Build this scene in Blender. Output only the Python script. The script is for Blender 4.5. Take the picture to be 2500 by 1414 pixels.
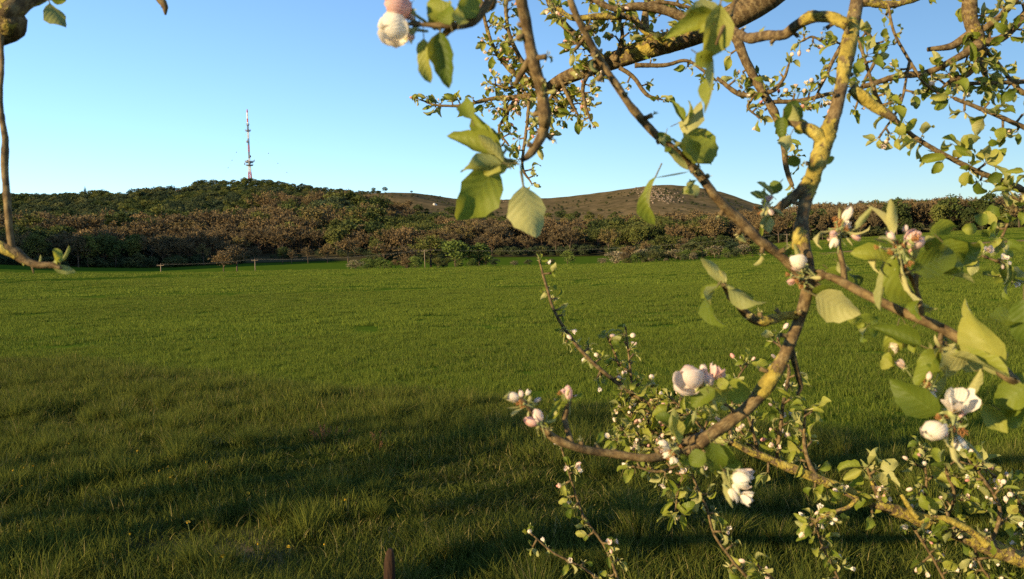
import bpy, math, random
import numpy as np
from mathutils import Vector, Matrix

# ------------------------------------------------------------------ camera, sky, sun, exposure
for o in list(bpy.data.objects):
    bpy.data.objects.remove(o)
scene = bpy.context.scene
COL = scene.collection
W0, H0, FPX = 2500.0, 1414.0, 2165.0
CAM = np.array([0.0, 0.0, 1.65])
ROLL = math.radians(2.0)
PITCH = -math.atan(62.0 / FPX)
fwd = np.array([0.0, math.cos(PITCH), math.sin(PITCH)])
up0 = np.array([0.0, -math.sin(PITCH), math.cos(PITCH)])
rt0 = np.array([1.0, 0.0, 0.0])
CUP = up0 * math.cos(ROLL) + rt0 * math.sin(ROLL)
CRT = rt0 * math.cos(ROLL) - up0 * math.sin(ROLL)
cam_d = bpy.data.cameras.new('camera')
cam_d.sensor_width = 36.0
cam_d.lens = 36.0 * FPX / W0
cam_d.clip_start = 0.05
cam_d.clip_end = 20000
cam_d.dof.use_dof = True
cam_d.dof.focus_distance = 9.0
cam_d.dof.aperture_fstop = cam_d.lens / 1.9
cam = bpy.data.objects.new('camera', cam_d)
COL.objects.link(cam)
M = Matrix(((CRT[0], CUP[0], -fwd[0], CAM[0]), (CRT[1], CUP[1], -fwd[1], CAM[1]), (CRT[2], CUP[2], -fwd[2], CAM[2]), (0, 0, 0, 1)))
cam.matrix_world = M
scene.camera = cam

SUN_AZ = math.radians(-128)      # direction towards the sun, measured from +Y (view direction) towards +X
SUN_EL = math.radians(14.5)
world = bpy.data.worlds.new('World')
scene.world = world
world.use_nodes = True
wn = world.node_tree
sky = wn.nodes.new('ShaderNodeTexSky')
sky.sky_type = 'NISHITA'
sky.sun_disc = False
sky.sun_elevation = SUN_EL
sky.sun_rotation = -SUN_AZ
sky.altitude = 200
sky.air_density = 1.0
sky.dust_density = 0.15
sky.ozone_density = 3.8
bg = wn.nodes['Background']
bg.inputs['Strength'].default_value = 0.112
wn.links.new(sky.outputs[0], bg.inputs['Color'])

sun_d = bpy.data.lights.new('sun', 'SUN')
sun_d.energy = 5.0
sun_d.angle = math.radians(0.53)
sun_d.color = (1.0, 0.765, 0.43)
sun = bpy.data.objects.new('sun', sun_d)
COL.objects.link(sun)
sdir = Vector((math.sin(SUN_AZ) * math.cos(SUN_EL), math.cos(SUN_AZ) * math.cos(SUN_EL), math.sin(SUN_EL)))
sun.rotation_euler = sdir.to_track_quat('Z', 'Y').to_euler()
sun.location = (-20, -16, 12)

vs = scene.view_settings
vs.view_transform = 'Standard'
vs.look = 'None'
vs.exposure = 1.0
vs.gamma = 1.0
scene.cycles.use_denoising = False
scene.cycles.max_bounces = 6
scene.cycles.transparent_max_bounces = 8
scene.cycles.sample_clamp_indirect = 4.0

# ------------------------------------------------------------------ helpers
rng = np.random.default_rng(7)


def P(px, py, d):
    v = fwd + CRT * ((px - W0 / 2) / FPX) + CUP * ((H0 / 2 - py) / FPX)
    return CAM + v * d


def proj(p):
    q = np.asarray(p, float) - CAM
    d = q @ fwd
    return W0 / 2 + FPX * (q @ CRT) / d, H0 / 2 - FPX * (q @ CUP) / d, d


def az_tan(px, py):
    v = fwd + CRT * ((px - W0 / 2) / FPX) + CUP * ((H0 / 2 - py) / FPX)
    return math.atan2(v[0], v[1]), v[2] / math.hypot(v[0], v[1])


def vnoise(x, y, seed=0):
    """smooth value noise, vectorised"""
    x = np.asarray(x, float); y = np.asarray(y, float)
    xi = np.floor(x).astype(np.int64); yi = np.floor(y).astype(np.int64)
    fx = x - xi; fy = y - yi
    fx = fx * fx * (3 - 2 * fx); fy = fy * fy * (3 - 2 * fy)

    def h(i, j):
        n = (i * 374761393 + j * 668265263 + seed * 982451653) & 0x7fffffff
        n = ((n ^ (n >> 13)) * 1274126177) & 0x7fffffff
        return ((n ^ (n >> 16)) & 0xffff) / 65535.0
    a = h(xi, yi); b = h(xi + 1, yi); c = h(xi, yi + 1); d = h(xi + 1, yi + 1)
    return (a * (1 - fx) + b * fx) * (1 - fy) + (c * (1 - fx) + d * fx) * fy


def fbm(x, y, oct=4, seed=0):
    s = 0; amp = 0.5
    for k in range(oct):
        s = s + amp * (vnoise(x * 2 ** k, y * 2 ** k, seed + k) - 0.5)
        amp *= 0.5
    return s


class MB:
    """collects vertices and faces of one mesh"""
    def __init__(self):
        self.v = []; self.f = []; self.n = 0; self.mi = []; self.attr = {}; self.uv = []

    def add(self, verts, faces, mi=0, uv=None, **attrs):
        verts = np.asarray(verts, np.float32).reshape(-1, 3)
        faces = np.asarray(faces, np.int64)
        if len(faces) == 0:
            return
        self.v.append(verts); self.f.append(faces + self.n); self.mi.append(np.full(len(faces), mi, np.int32))
        self.uv.append(np.zeros((len(verts), 2), np.float32) if uv is None else np.asarray(uv, np.float32))
        for k, a in attrs.items():
            lst = self.attr.setdefault(k, [])
            have = sum(len(q) for q in lst)
            if have < self.n:
                lst.append(np.zeros(self.n - have, np.float32))
            lst.append(np.broadcast_to(np.asarray(a, np.float32), (len(verts),)).copy())
        self.n += len(verts)

    def mesh(self, name, mats, smooth=True):
        me = bpy.data.meshes.new(name)
        V = np.concatenate(self.v)
        sizes = np.concatenate([np.full(len(f), f.shape[1], np.int32) for f in self.f])
        L = np.concatenate([f.ravel() for f in self.f]).astype(np.int32)
        me.vertices.add(len(V)); me.vertices.foreach_set('co', V.ravel())
        me.loops.add(len(L)); me.loops.foreach_set('vertex_index', L)
        me.polygons.add(len(sizes))
        st = np.concatenate([[0], np.cumsum(sizes)[:-1]]).astype(np.int32)
        me.polygons.foreach_set('loop_start', st)
        me.polygons.foreach_set('loop_total', sizes)
        me.polygons.foreach_set('material_index', np.concatenate(self.mi))
        me.polygons.foreach_set('use_smooth', np.full(len(sizes), smooth))
        for m in (mats if isinstance(mats, (list, tuple)) else [mats]):
            me.materials.append(m)
        uvl = me.uv_layers.new(name='UVMap')
        UV = np.concatenate(self.uv)
        uvl.data.foreach_set('uv', UV[L].ravel())
        for k, lst in self.attr.items():
            a = np.concatenate(lst)
            if len(a) < len(V):
                a = np.concatenate([a, np.zeros(len(V) - len(a), np.float32)])
            at = me.attributes.new(k, 'FLOAT', 'POINT')
            at.data.foreach_set('value', a)
        me.update()
        return me

    def obj(self, name, mats, parent=None, smooth=True, **props):
        return mkobj(name, self.mesh(name, mats, smooth), parent, **props)


def mkobj(name, data, parent=None, **props):
    o = bpy.data.objects.new(name, data)
    COL.objects.link(o)
    if parent is not None:
        o.parent = parent
    for k, v in props.items():
        o[k] = v
    return o


def ordinal(k):
    return f"{k}{'th' if 10 < k % 100 < 14 else {1: 'st', 2: 'nd', 3: 'rd'}.get(k % 10, 'th')}"


def number_from_left(things, text):
    """labels that single out look-alikes by their order in the picture; text(kind words, ordinal)"""
    things = sorted(things, key=lambda t: proj(np.array(t.location))[0])
    for k, t in enumerate(things):
        t['label'] = text(ordinal(k + 1)) if len(things) > 1 else text('only')


def thing(name, label, category, loc=(0, 0, 0), group=None, rot=0.0, scale=None):
    o = mkobj(name, None, None, label=label, category=category)
    o.empty_display_size = 0.2
    o.location = loc
    o.rotation_euler = (0, 0, rot)
    if scale is not None:
        o.scale = scale
    if group:
        o['group'] = group
    return o


def tube(mb, pts, radii, sides=8, mi=0, cap=True, **attrs):
    """sweep a round section along pts"""
    pts = np.asarray(pts, float); n = len(pts)
    radii = np.broadcast_to(np.asarray(radii, float), (n,))
    tg = np.gradient(pts, axis=0)
    tg /= np.linalg.norm(tg, axis=1)[:, None] + 1e-12
    ref = np.array([0, 0, 1.0]) if abs(tg[0][2]) < 0.9 else np.array([1.0, 0, 0])
    nrm = np.cross(tg[0], ref); nrm /= np.linalg.norm(nrm)
    N = [nrm]
    for i in range(1, n):
        v = N[-1] - tg[i] * (N[-1] @ tg[i])
        N.append(v / (np.linalg.norm(v) + 1e-12))
    N = np.array(N); B = np.cross(tg, N)
    ang = np.linspace(0, 2 * math.pi, sides, endpoint=False)
    ring = np.cos(ang)[None, :, None] * N[:, None, :] + np.sin(ang)[None, :, None] * B[:, None, :]
    rr = radii[:, None] if 'rad2' not in attrs else attrs.pop('rad2')
    V = (pts[:, None, :] + ring * rr[:, :, None]).reshape(-1, 3)
    i = np.arange(n - 1)[:, None] * sides; j = np.arange(sides)[None, :]; j2 = (j + 1) % sides
    F = np.stack([i + j, i + j2, i + sides + j2, i + sides + j], -1).reshape(-1, 4)
    at = {}
    for k, a in attrs.items():
        a = np.asarray(a, float)
        at[k] = np.repeat(a, sides) if a.ndim == 1 and len(a) == n else (a.ravel() if a.ndim == 2 else a)
    s = np.concatenate([[0], np.cumsum(np.linalg.norm(np.diff(pts, axis=0), axis=1))])
    uv = np.stack([np.tile(ang / (2 * math.pi), n), np.repeat(s, sides)], -1)
    n0 = mb.n
    mb.add(V, F, mi, uv, **at)
    if cap and sides >= 3:
        for base, rev in ((0, True), ((n - 1) * sides, False)):
            idx = np.arange(sides) + base
            tri = np.stack([np.full(sides - 2, idx[0]), idx[1:-1], idx[2:]], -1)
            if rev:
                tri = tri[:, ::-1]
            mb.f.append(tri + n0); mb.mi.append(np.full(len(tri), mi, np.int32))


def box(mb, c, s, mi=0, R=None, **attrs):
    c = np.asarray(c, float); s = np.asarray(s, float) / 2
    V = np.array([[x, y, z] for x in (-1, 1) for y in (-1, 1) for z in (-1, 1)], float) * s
    if R is not None:
        V = V @ np.asarray(R).T
    F = [[0, 1, 3, 2], [4, 6, 7, 5], [0, 4, 5, 1], [2, 3, 7, 6], [0, 2, 6, 4], [1, 5, 7, 3]]
    mb.add(V + c, F, mi, **attrs)


def smooth_path(pts, step):
    """Catmull-Rom through pts (rows may carry extra columns), resampled to about step"""
    pts = np.asarray(pts, float)
    if len(pts) < 2:
        return pts
    e = np.vstack([2 * pts[0] - pts[1], pts, 2 * pts[-1] - pts[-2]])
    out = []
    for i in range(1, len(e) - 2):
        p0, p1, p2, p3 = e[i - 1], e[i], e[i + 1], e[i + 2]
        k = max(2, int(np.linalg.norm((p2 - p1)[:3]) / step))
        for t in np.arange(k) / k:
            out.append(0.5 * (2 * p1 + (p2 - p0) * t + (2 * p0 - 5 * p1 + 4 * p2 - p3) * t * t + (3 * p1 - p0 - 3 * p2 + p3) * t ** 3))
    out.append(e[-2])
    return np.array(out)


# ------------------------------------------------------------------ materials
class NT:
    def __init__(self, name):
        self.m = bpy.data.materials.new(name); self.m.use_nodes = True
        self.t = self.m.node_tree
        self.b = self.t.nodes['Principled BSDF']
        self.out = self.t.nodes['Material Output']

    def n(self, kind, **kw):
        nd = self.t.nodes.new('ShaderNode' + kind)
        for k, v in kw.items():
            if k in nd.inputs:
                nd.inputs[k].default_value = v
            else:
                setattr(nd, k, v)
        return nd

    def l(self, a, b):
        self.t.links.new(a, b)

    def noise(self, scale, detail=4.0, rough=0.55, vec=None, coord='Object'):
        nd = self.n('TexNoise'); nd.inputs['Scale'].default_value = scale
        nd.inputs['Detail'].default_value = detail; nd.inputs['Roughness'].default_value = rough
        if vec is None:
            vec = self.n('TexCoord').outputs[coord]
        self.l(vec, nd.inputs['Vector'])
        return nd.outputs['Fac']

    def ramp(self, fac, stops):
        r = self.n('ValToRGB')
        while len(r.color_ramp.elements) < len(stops):
            r.color_ramp.elements.new(0.5)
        for e, (p, c) in zip(r.color_ramp.elements, stops):
            e.position = p
            e.color = (c[0], c[1], c[2], 1) if not np.isscalar(c) else (c, c, c, 1)
        self.l(fac, r.inputs['Fac'])
        return r.outputs['Color']

    def mix(self, fac, a, b, mode='MIX'):
        mx = self.n('Mix'); mx.data_type = 'RGBA'; mx.blend_type = mode
        for s, v in ((mx.inputs[0], fac), (mx.inputs[6], a), (mx.inputs[7], b)):
            if hasattr(v, 'is_linked'):
                self.l(v, s)
            else:
                s.default_value = v if np.isscalar(v) else (v[0], v[1], v[2], 1)
        return mx.outputs[2]

    def attr(self, name, kind='GEOMETRY'):
        a = self.n('Attribute'); a.attribute_name = name; a.attribute_type = kind
        return a.outputs['Fac']

    def math(self, op, a, b=0.0, clamp=False):
        m = self.n('Math'); m.operation = op; m.use_clamp = clamp
        for s, v in ((m.inputs[0], a), (m.inputs[1], b)):
            if hasattr(v, 'is_linked'):
                self.l(v, s)
            else:
                s.default_value = v
        return m.outputs[0]

    def bump(self, h, strength=0.4, dist=0.01):
        b = self.n('Bump'); b.inputs['Strength'].default_value = strength; b.inputs['Distance'].default_value = dist
        self.l(h, b.inputs['Height']); self.l(b.outputs['Normal'], self.b.inputs['Normal'])

    def base(self, col, rough=0.8, spec=0.3):
        if hasattr(col, 'is_linked'):
            self.l(col, self.b.inputs['Base Color'])
        else:
            self.b.inputs['Base Color'].default_value = (col[0], col[1], col[2], 1)
        self.b.inputs['Roughness'].default_value = rough
        self.b.inputs['Specular IOR Level'].default_value = spec

    def translucent(self, col, fac):
        tr = self.n('BsdfTranslucent')
        if hasattr(col, 'is_linked'):
            self.l(col, tr.inputs['Color'])
        else:
            tr.inputs['Color'].default_value = (col[0], col[1], col[2], 1)
        mx = self.n('MixShader'); mx.inputs[0].default_value = fac
        self.l(self.b.outputs[0], mx.inputs[1]); self.l(tr.outputs[0], mx.inputs[2])
        self.l(mx.outputs[0], self.out.inputs['Surface'])


def plain(name, col, rough=0.7, spec=0.3, var=0.25, scale=20.0):
    t = NT(name)
    f = t.noise(scale)
    a = [c * (1 - var) for c in col]; b = [min(1, c * (1 + var)) for c in col]
    t.base(t.ramp(f, [(0.3, a), (0.7, b)]), rough, spec)
    return t.m
# ------------------------------------------------------------------ terrain: one sheet, field -> dip -> hillside -> ridge
def curve(pts):
    """pixel polyline -> (azimuths, slopes) tables"""
    a = np.array([az_tan(*p) for p in pts])
    return a[:, 0], a[:, 1]


C_EDGE = curve([(-700, 676), (0, 670), (400, 668), (800, 661), (1000, 657), (1300, 650), (1500, 646), (1700, 640), (1900, 633),
                (2100, 616), (2300, 603), (2500, 591), (3200, 560)])
C_LOW = curve([(-700, 652), (0, 655), (380, 655), (600, 645), (870, 638), (1000, 636), (1200, 630), (1400, 628), (1500, 626),
               (1600, 612), (1800, 602), (2000, 587), (2100, 580), (2300, 567), (2500, 556), (3200, 530)])
C_MID = curve([(-700, 590), (0, 590), (400, 580), (800, 565), (1000, 560), (1200, 565), (1500, 560), (1800, 556), (1900, 556), (2100, 556),
               (2500, 540), (3200, 520)])
C_SKY = curve([(-700, 490), (0, 484), (100, 484), (200, 482), (280, 482), (340, 475), (400, 468), (450, 461), (500, 456), (610, 452),
               (700, 460), (800, 468), (880, 472), (930, 472), (960, 470), (1010, 471), (1060, 477), (1090, 482), (1150, 490), (1200, 489),
               (1250, 486), (1350, 483), (1400, 478), (1480, 468), (1550, 458), (1600, 452), (1640, 451), (1700, 457),
               (1760, 468), (1800, 481), (1840, 496), (1950, 515), (2100, 525), (2300, 527), (2500, 535), (3200, 515)])
R_LOW, R_DIP, R_EDGE, R_MID = 420.0, 290.0, 220.0, 640.0
R_SKY = curve([(-700, 480), (0, 480), (1000, 480), (1300, 480), (1700, 480), (1850, 480), (2000, 480), (3200, 480)])[0], np.array([1000, 1000, 1000, 1090, 1130, 1000, 760, 760.0])


def terrain_z(x, y):
    x = np.asarray(x, float); y = np.asarray(y, float)
    r = np.hypot(x, y) + 1e-6
    a = np.arctan2(x, y)
    ac = np.clip(a, -0.72, 0.72)
    z_e = 1.65 + R_EDGE * np.interp(ac, *C_EDGE)
    z_l = 1.65 + R_LOW * np.interp(ac, *C_LOW)
    z_m = 1.65 + R_MID * np.interp(ac, *C_MID)
    rs = np.interp(ac, *R_SKY)
    z_s = 1.65 + rs * np.interp(ac, *C_SKY)
    # behind the crest the ground dips; on the right the fields go on without a dip
    dipw = np.clip((0.30 - a) / 0.12, 0, 1)
    z_d = (z_e + 0.45 * (z_l - z_e)) - 1.6 * dipw
    z = np.where(r < 9, 0.0, 0.0)
    k = [(9.0, 0 * r), (R_EDGE, z_e), (R_DIP, z_d), (R_LOW, z_l), (R_MID, z_m)]
    for (r0, z0), (r1, z1) in zip(k[:-1], k[1:]):
        t = np.clip((r - r0) / (r1 - r0), 0, 1)
        z = np.where(r >= r0, z0 + (z1 - z0) * t, z)
    t = np.clip((r - R_MID) / (rs - R_MID), 0, 1)
    z = np.where(r >= R_MID, z_m + (z_s - z_m) * (t * 0.75 + 0.25 * np.sin(t * math.pi / 2)), z)
    t = np.clip((r - rs) / 500.0, 0, 1)
    z = np.where(r >= rs, z_s - 60 * t * t * (3 - 2 * t) - 6 * np.clip((r - rs) / 60, 0, 1), z)
    # relief of the hillside
    w = np.clip((r - 470) / 200, 0, 1) * np.clip((rs - r) / 60 , 0.0, 1)
    z = z + w * 20 * (fbm(x / 135.0, y / 135.0, 4, 3) - 0.12)
    # low fold in the left of the field
    f = np.exp(-((r - 120 - 250 * (a + 0.5)) / 9.0) ** 2) * np.clip((-0.22 - a) / 0.10, 0, 1)
    z = z - 0.7 * f
    # small unevenness of field and verge
    verge = np.clip(-(y - 9.9 + 0.74 * x) / 2.0 + 0.3, 0, 1) * np.clip(1 - r / 40, 0, 1)
    z = z + verge * (0.22 * fbm(x / 0.9, y / 0.9, 2, 51) + 0.30 * fbm(x / 2.6, y / 2.6, 2, 52))
    z = z + 0.05 * fbm(x / 1.7, y / 1.7, 3, 11) * np.clip(1 - r / 60, 0, 1) + 0.5 * fbm(x / 22.0, y / 22.0, 2, 12) * np.clip((r - 6) / 40, 0, 1) * np.clip(1 - r / 210, 0, 1)
    # away from the view the land flattens out; an unseen spur is added on the left to shade the lower wood
    side = np.clip((np.abs(a) - 1.15) / 0.6, 0, 1)
    z = z * (1 - side)
    z = z + 78 * np.exp(-((x + 335) ** 2 + (y - 235) ** 2) / 90.0 ** 2)
    return z


def slope_line(x, y):
    """signed distance (m) to the edge between verge and crop; > 0 in the crop"""
    return (y - 9.9 + 0.74 * x + 0.9 * (vnoise(np.asarray(x) / 1.6, np.asarray(y) / 1.6, 5) - 0.5)) / 1.244


def ground_sheet():
    az = np.concatenate([np.linspace(-math.pi, -0.80, 50, endpoint=False), np.linspace(-0.80, 0.80, 560, endpoint=False),
                         np.linspace(0.80, math.pi, 50)])
    r = np.concatenate([[0.3], np.geomspace(1.0, 40, 90), np.geomspace(41.5, 420, 110), np.linspace(424, 1200, 150), np.geomspace(1220, 9000, 24)])
    A, R = np.meshgrid(az, r, indexing='ij')
    X = np.sin(A) * R; Y = np.cos(A) * R
    Z = terrain_z(X, Y)
    V = np.stack([X, Y, Z], -1).reshape(-1, 3)
    nr = len(r); na = len(az)
    i = np.arange(na - 1)[:, None] * nr; j = np.arange(nr - 1)[None, :]
    F = np.stack([i + j, i + j + 1, i + nr + j + 1, i + nr + j], -1).reshape(-1, 4)[:, ::-1]
    # ground cover classes: crop, wood floor, heath
    px, py, d = proj(V)
    rr = R.ravel()
    crop = np.clip(slope_line(V[:, 0], V[:, 1]) * 1.2 + 0.5, 0, 1)
    heath = np.where(rr > 560, 1.0, 0.0)
    wood = np.where((rr > 425) & (rr <= 760), 1.0, 0.0)
    crop = np.where(rr > R_LOW, 0.0, crop)
    sl = slope_line(V[:, 0], V[:, 1])
    soilp = np.exp(-((sl + 4.75) / .30) ** 2) * np.exp(-((V[:, 0] + 1.75) / .8) ** 2) * (rr < 20) * np.clip(vnoise(V[:, 0] / .3, V[:, 1] / .3, 61) * 1.8 - .3, 0, 1)
    mb = MB()
    aa = A.ravel(); trk = ((np.abs(rr - 226) < 6) & (aa > 0.335)).astype(float)
    mb.add(V, F, 0, None, track=trk, worn=soilp, crop=crop, heath=heath, wood=wood)
    t = NT('ground_cover')
    tc = t.n('TexCoord').outputs['Object']
    n1 = t.noise(0.06, 5, 0.6, tc); n2 = t.noise(2.4, 5, 0.65, tc); n3 = t.noise(0.012, 4, 0.6, tc)
    soil = t.ramp(n2, [(0.3, (0.014, 0.026, 0.004)), (0.7, (0.034, 0.048, 0.009))])
    mp = t.n('Mapping'); mp.inputs['Scale'].default_value = (1.0, 1.0, 1.0); t.l(tc, mp.inputs['Vector'])
    n4 = t.noise(0.55, 6, 0.7, mp.outputs[0])
    field = t.ramp(n4, [(0.32, (0.036, 0.068, 0.006)), (0.5, (0.062, 0.108, 0.010)), (0.68, (0.090, 0.140, 0.014))])
    field = t.mix(t.math('MULTIPLY', n1, 0.55), field, (0.055, 0.095, 0.009))
    heathc = t.ramp(t.noise(0.09, 8, 0.75, tc), [(0.36, (0.050, 0.046, 0.019)), (0.5, (0.118, 0.088, 0.044)), (0.64, (0.170, 0.126, 0.065))])
    woodc = t.ramp(n1, [(0.3, (0.045, 0.042, 0.020)), (0.7, (0.100, 0.078, 0.042))])
    c = t.mix(t.attr('crop'), soil, field)
    c = t.mix(t.attr('worn'), c, (0.17, 0.125, 0.07))
    c = t.mix(t.attr('track'), c, (0.20, 0.135, 0.065))
    c = t.mix(t.attr('wood'), c, woodc)
    c = t.mix(t.attr('heath'), c, heathc)
    t.base(c, 1.0, 0.0)
    t.bump(n2, 0.6, 0.05)
    return mb.obj('ground', t.m, kind='structure')


ground = ground_sheet()


# ------------------------------------------------------------------ scattering (geometry nodes, self-contained)
def scatter(name, protos, mats, pts, rot, scl, pidx, tint, **props):
    """protos: list of MB; pts (N,3); rot (N,3) euler; scl (N,3); pidx (N,); tint (N,)"""
    mb = MB()
    for k, p in enumerate(protos):
        off = mb.n
        for v, uv in zip(p.v, p.uv):
            pass
        V = np.concatenate(p.v); UV = np.concatenate(p.uv)
        first = True
        for f, mi in zip(p.f, p.mi):
            if first:
                mb.v.append(V); mb.uv.append(UV); first = False
            mb.f.append(f + off); mb.mi.append(mi)
        mb.n += len(V)
        mb.attr.setdefault('vid', []).append(np.full(len(V), k, np.float32))
        for an in ('hgt', 'shade'):
            a = np.concatenate(p.attr[an]) if an in p.attr else np.zeros(len(V), np.float32)
            mb.attr.setdefault(an, []).append(a.astype(np.float32))
    pts = np.asarray(pts, np.float32); N = len(pts)
    npv = mb.n
    mb.v.append(pts); mb.uv.append(np.zeros((N, 2), np.float32)); mb.n += N
    mb.attr['vid'].append(np.full(N, -1, np.float32))
    me = mb.mesh(name, mats)
    for an, arr, typ in (('irot', rot, 'FLOAT_VECTOR'), ('iscl', scl, 'FLOAT_VECTOR')):
        at = me.attributes.new(an, typ, 'POINT')
        full = np.zeros((npv + N, 3), np.float32); full[npv:] = arr
        at.data.foreach_set('vector', full.ravel())
    for an, arr in (('pidx', pidx), ('tint', tint)):
        at = me.attributes.new(an, 'FLOAT', 'POINT')
        full = np.zeros(npv + N, np.float32); full[npv:] = arr
        at.data.foreach_set('value', full)
    o = mkobj(name, me, **props)
    ng = bpy.data.node_groups.new(name + '_scatter', 'GeometryNodeTree')
    ng.interface.new_socket('Geometry', in_out='INPUT', socket_type='NodeSocketGeometry')
    ng.interface.new_socket('Geometry', in_out='OUTPUT', socket_type='NodeSocketGeometry')
    gi = ng.nodes.new('NodeGroupInput'); go = ng.nodes.new('NodeGroupOutput')

    def named(n, dt):
        nd = ng.nodes.new('GeometryNodeInputNamedAttribute'); nd.data_type = dt
        nd.inputs['Name'].default_value = n
        return nd.outputs['Attribute']

    def eq(sock, val):
        nd = ng.nodes.new('FunctionNodeCompare'); nd.data_type = 'FLOAT'; nd.operation = 'EQUAL'
        ng.links.new(sock, nd.inputs[0]); nd.inputs[1].default_value = val; nd.inputs['Epsilon'].default_value = 0.1
        return nd.outputs[0]

    def sep(val):
        nd = ng.nodes.new('GeometryNodeSeparateGeometry'); nd.domain = 'POINT'
        ng.links.new(gi.outputs[0], nd.inputs['Geometry']); ng.links.new(eq(named('vid', 'FLOAT'), val), nd.inputs['Selection'])
        return nd.outputs['Selection']
    P0 = sep(-1.0)
    jn = ng.nodes.new('GeometryNodeJoinGeometry')
    for k in range(len(protos)):
        ip = ng.nodes.new('GeometryNodeInstanceOnPoints')
        ng.links.new(P0, ip.inputs['Points'])
        ng.links.new(eq(named('pidx', 'FLOAT'), float(k)), ip.inputs['Selection'])
        ng.links.new(sep(float(k)), ip.inputs['Instance'])
        er = ng.nodes.new('FunctionNodeEulerToRotation')
        ng.links.new(named('irot', 'FLOAT_VECTOR'), er.inputs[0])
        ng.links.new(er.outputs[0], ip.inputs['Rotation'])
        ng.links.new(named('iscl', 'FLOAT_VECTOR'), ip.inputs['Scale'])
        ng.links.new(ip.outputs[0], jn.inputs[0])
    ng.links.new(jn.outputs[0], go.inputs[0])
    md = o.modifiers.new('scatter', 'NODES'); md.node_group = ng
    return o
# ------------------------------------------------------------------ grass: crop rows of young wheat and the rough verge
def blades(mb, n, size, hmin, hmax, wid, lean, seed, tuft=0.0, seg=3):
    r = np.random.default_rng(seed)
    bx = r.uniform(-size / 2, size / 2, n); by = r.uniform(-size / 2, size / 2, n)
    if tuft > 0:
        k = max(2, int(n / 40)); cx = r.uniform(-size / 2, size / 2, k); cy = r.uniform(-size / 2, size / 2, k)
        w = r.integers(0, k, n)
        bx = cx[w] + r.normal(0, tuft, n); by = cy[w] + r.normal(0, tuft, n)
        ox, oy = bx - cx[w], by - cy[w]
    else:
        ox = oy = np.zeros(n)
    h = r.uniform(hmin, hmax, n) * r.uniform(0.75, 1.1, n)
    az = r.uniform(0, 2 * math.pi, n)
    ln = np.abs(r.normal(0, lean, n)) + 0.06
    dx = np.cos(az) * ln + ox / (tuft + 1e-6) * 0.22 * (tuft > 0); dy = np.sin(az) * ln + oy / (tuft + 1e-6) * 0.22 * (tuft > 0)
    fa = r.uniform(0, math.pi, n)
    wx, wy = np.cos(fa) * wid / 2, np.sin(fa) * wid / 2
    sh = r.uniform(0, 1, n)
    t = np.linspace(0, 1, seg + 1)
    V = []; Hh = []
    for i, tt in enumerate(t):
        c = np.stack([bx + dx * h * tt ** 1.8, by + dy * h * tt ** 1.8, h * tt * (1 - 0.25 * np.hypot(dx, dy) * tt)], -1)
        ww = (1 - tt ** 2) if i < seg else 0.04
        wv = np.stack([wx * ww, wy * ww, np.zeros(n)], -1)
        V += [c - wv, c + wv]; Hh += [np.full(n, tt)] * 2
    V = np.stack(V, 1).reshape(-1, 3); Hh = np.stack(Hh, 1).ravel()
    m = 2 * (seg + 1)
    F = np.concatenate([np.arange(n)[:, None] * m + np.array([2 * i, 2 * i + 1, 2 * i + 3, 2 * i + 2]) for i in range(seg)])
    mb.add(V, F, 0, None, hgt=Hh, shade=np.repeat(sh, m))


def grass_mat(name, dark, lo, hi, dry, dry_at):
    t = NT(name)
    h = t.attr('hgt'); s = t.attr('shade'); ti = t.attr('tint', 'INSTANCER')
    c = t.mix(s, lo, hi)
    c = t.mix(t.math('MULTIPLY', t.math('GREATER_THAN', t.math('ADD', s, t.math('MULTIPLY', ti, 0.25)), dry_at), 0.85), c, dry)
    c = t.mix(t.math('MULTIPLY', ti, 0.6), c, t.mix(0.5, c, dark))
    t.base(c, 0.7, 0.06)
    t.translucent(c, 0.38)
    return t.m


wheat_mat = grass_mat('wheat_leaf', (0.011, 0.026, 0.004), (0.050, 0.086, 0.009), (0.222, 0.262, 0.034), (0.34, 0.32, 0.08), 1.15)
verge_mat = grass_mat('meadow_leaf', (0.010, 0.020, 0.004), (0.038, 0.062, 0.009), (0.190, 0.200, 0.034), (0.38, 0.30, 0.11), 1.10)


def cells(r0, r1, cell, margin, keep):
    """jittered grid of cell centres inside the view wedge"""
    r = np.random.default_rng(int(r0 * 10) + 3)
    n = int(r1 / cell) + 2
    gx, gy = np.meshgrid(np.arange(-n, n + 1) * cell, np.arange(0, n + 1) * cell)
    x = gx.ravel() + r.uniform(-.35, .35, gx.size) * cell; y = gy.ravel() + r.uniform(-.35, .35, gx.size) * cell
    d = np.hypot(x, y)
    ok = (d > r0) & (d < r1) & (np.abs(x) < 0.64 * y + margin) & keep(x, y)
    return x[ok], y[ok]


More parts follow.
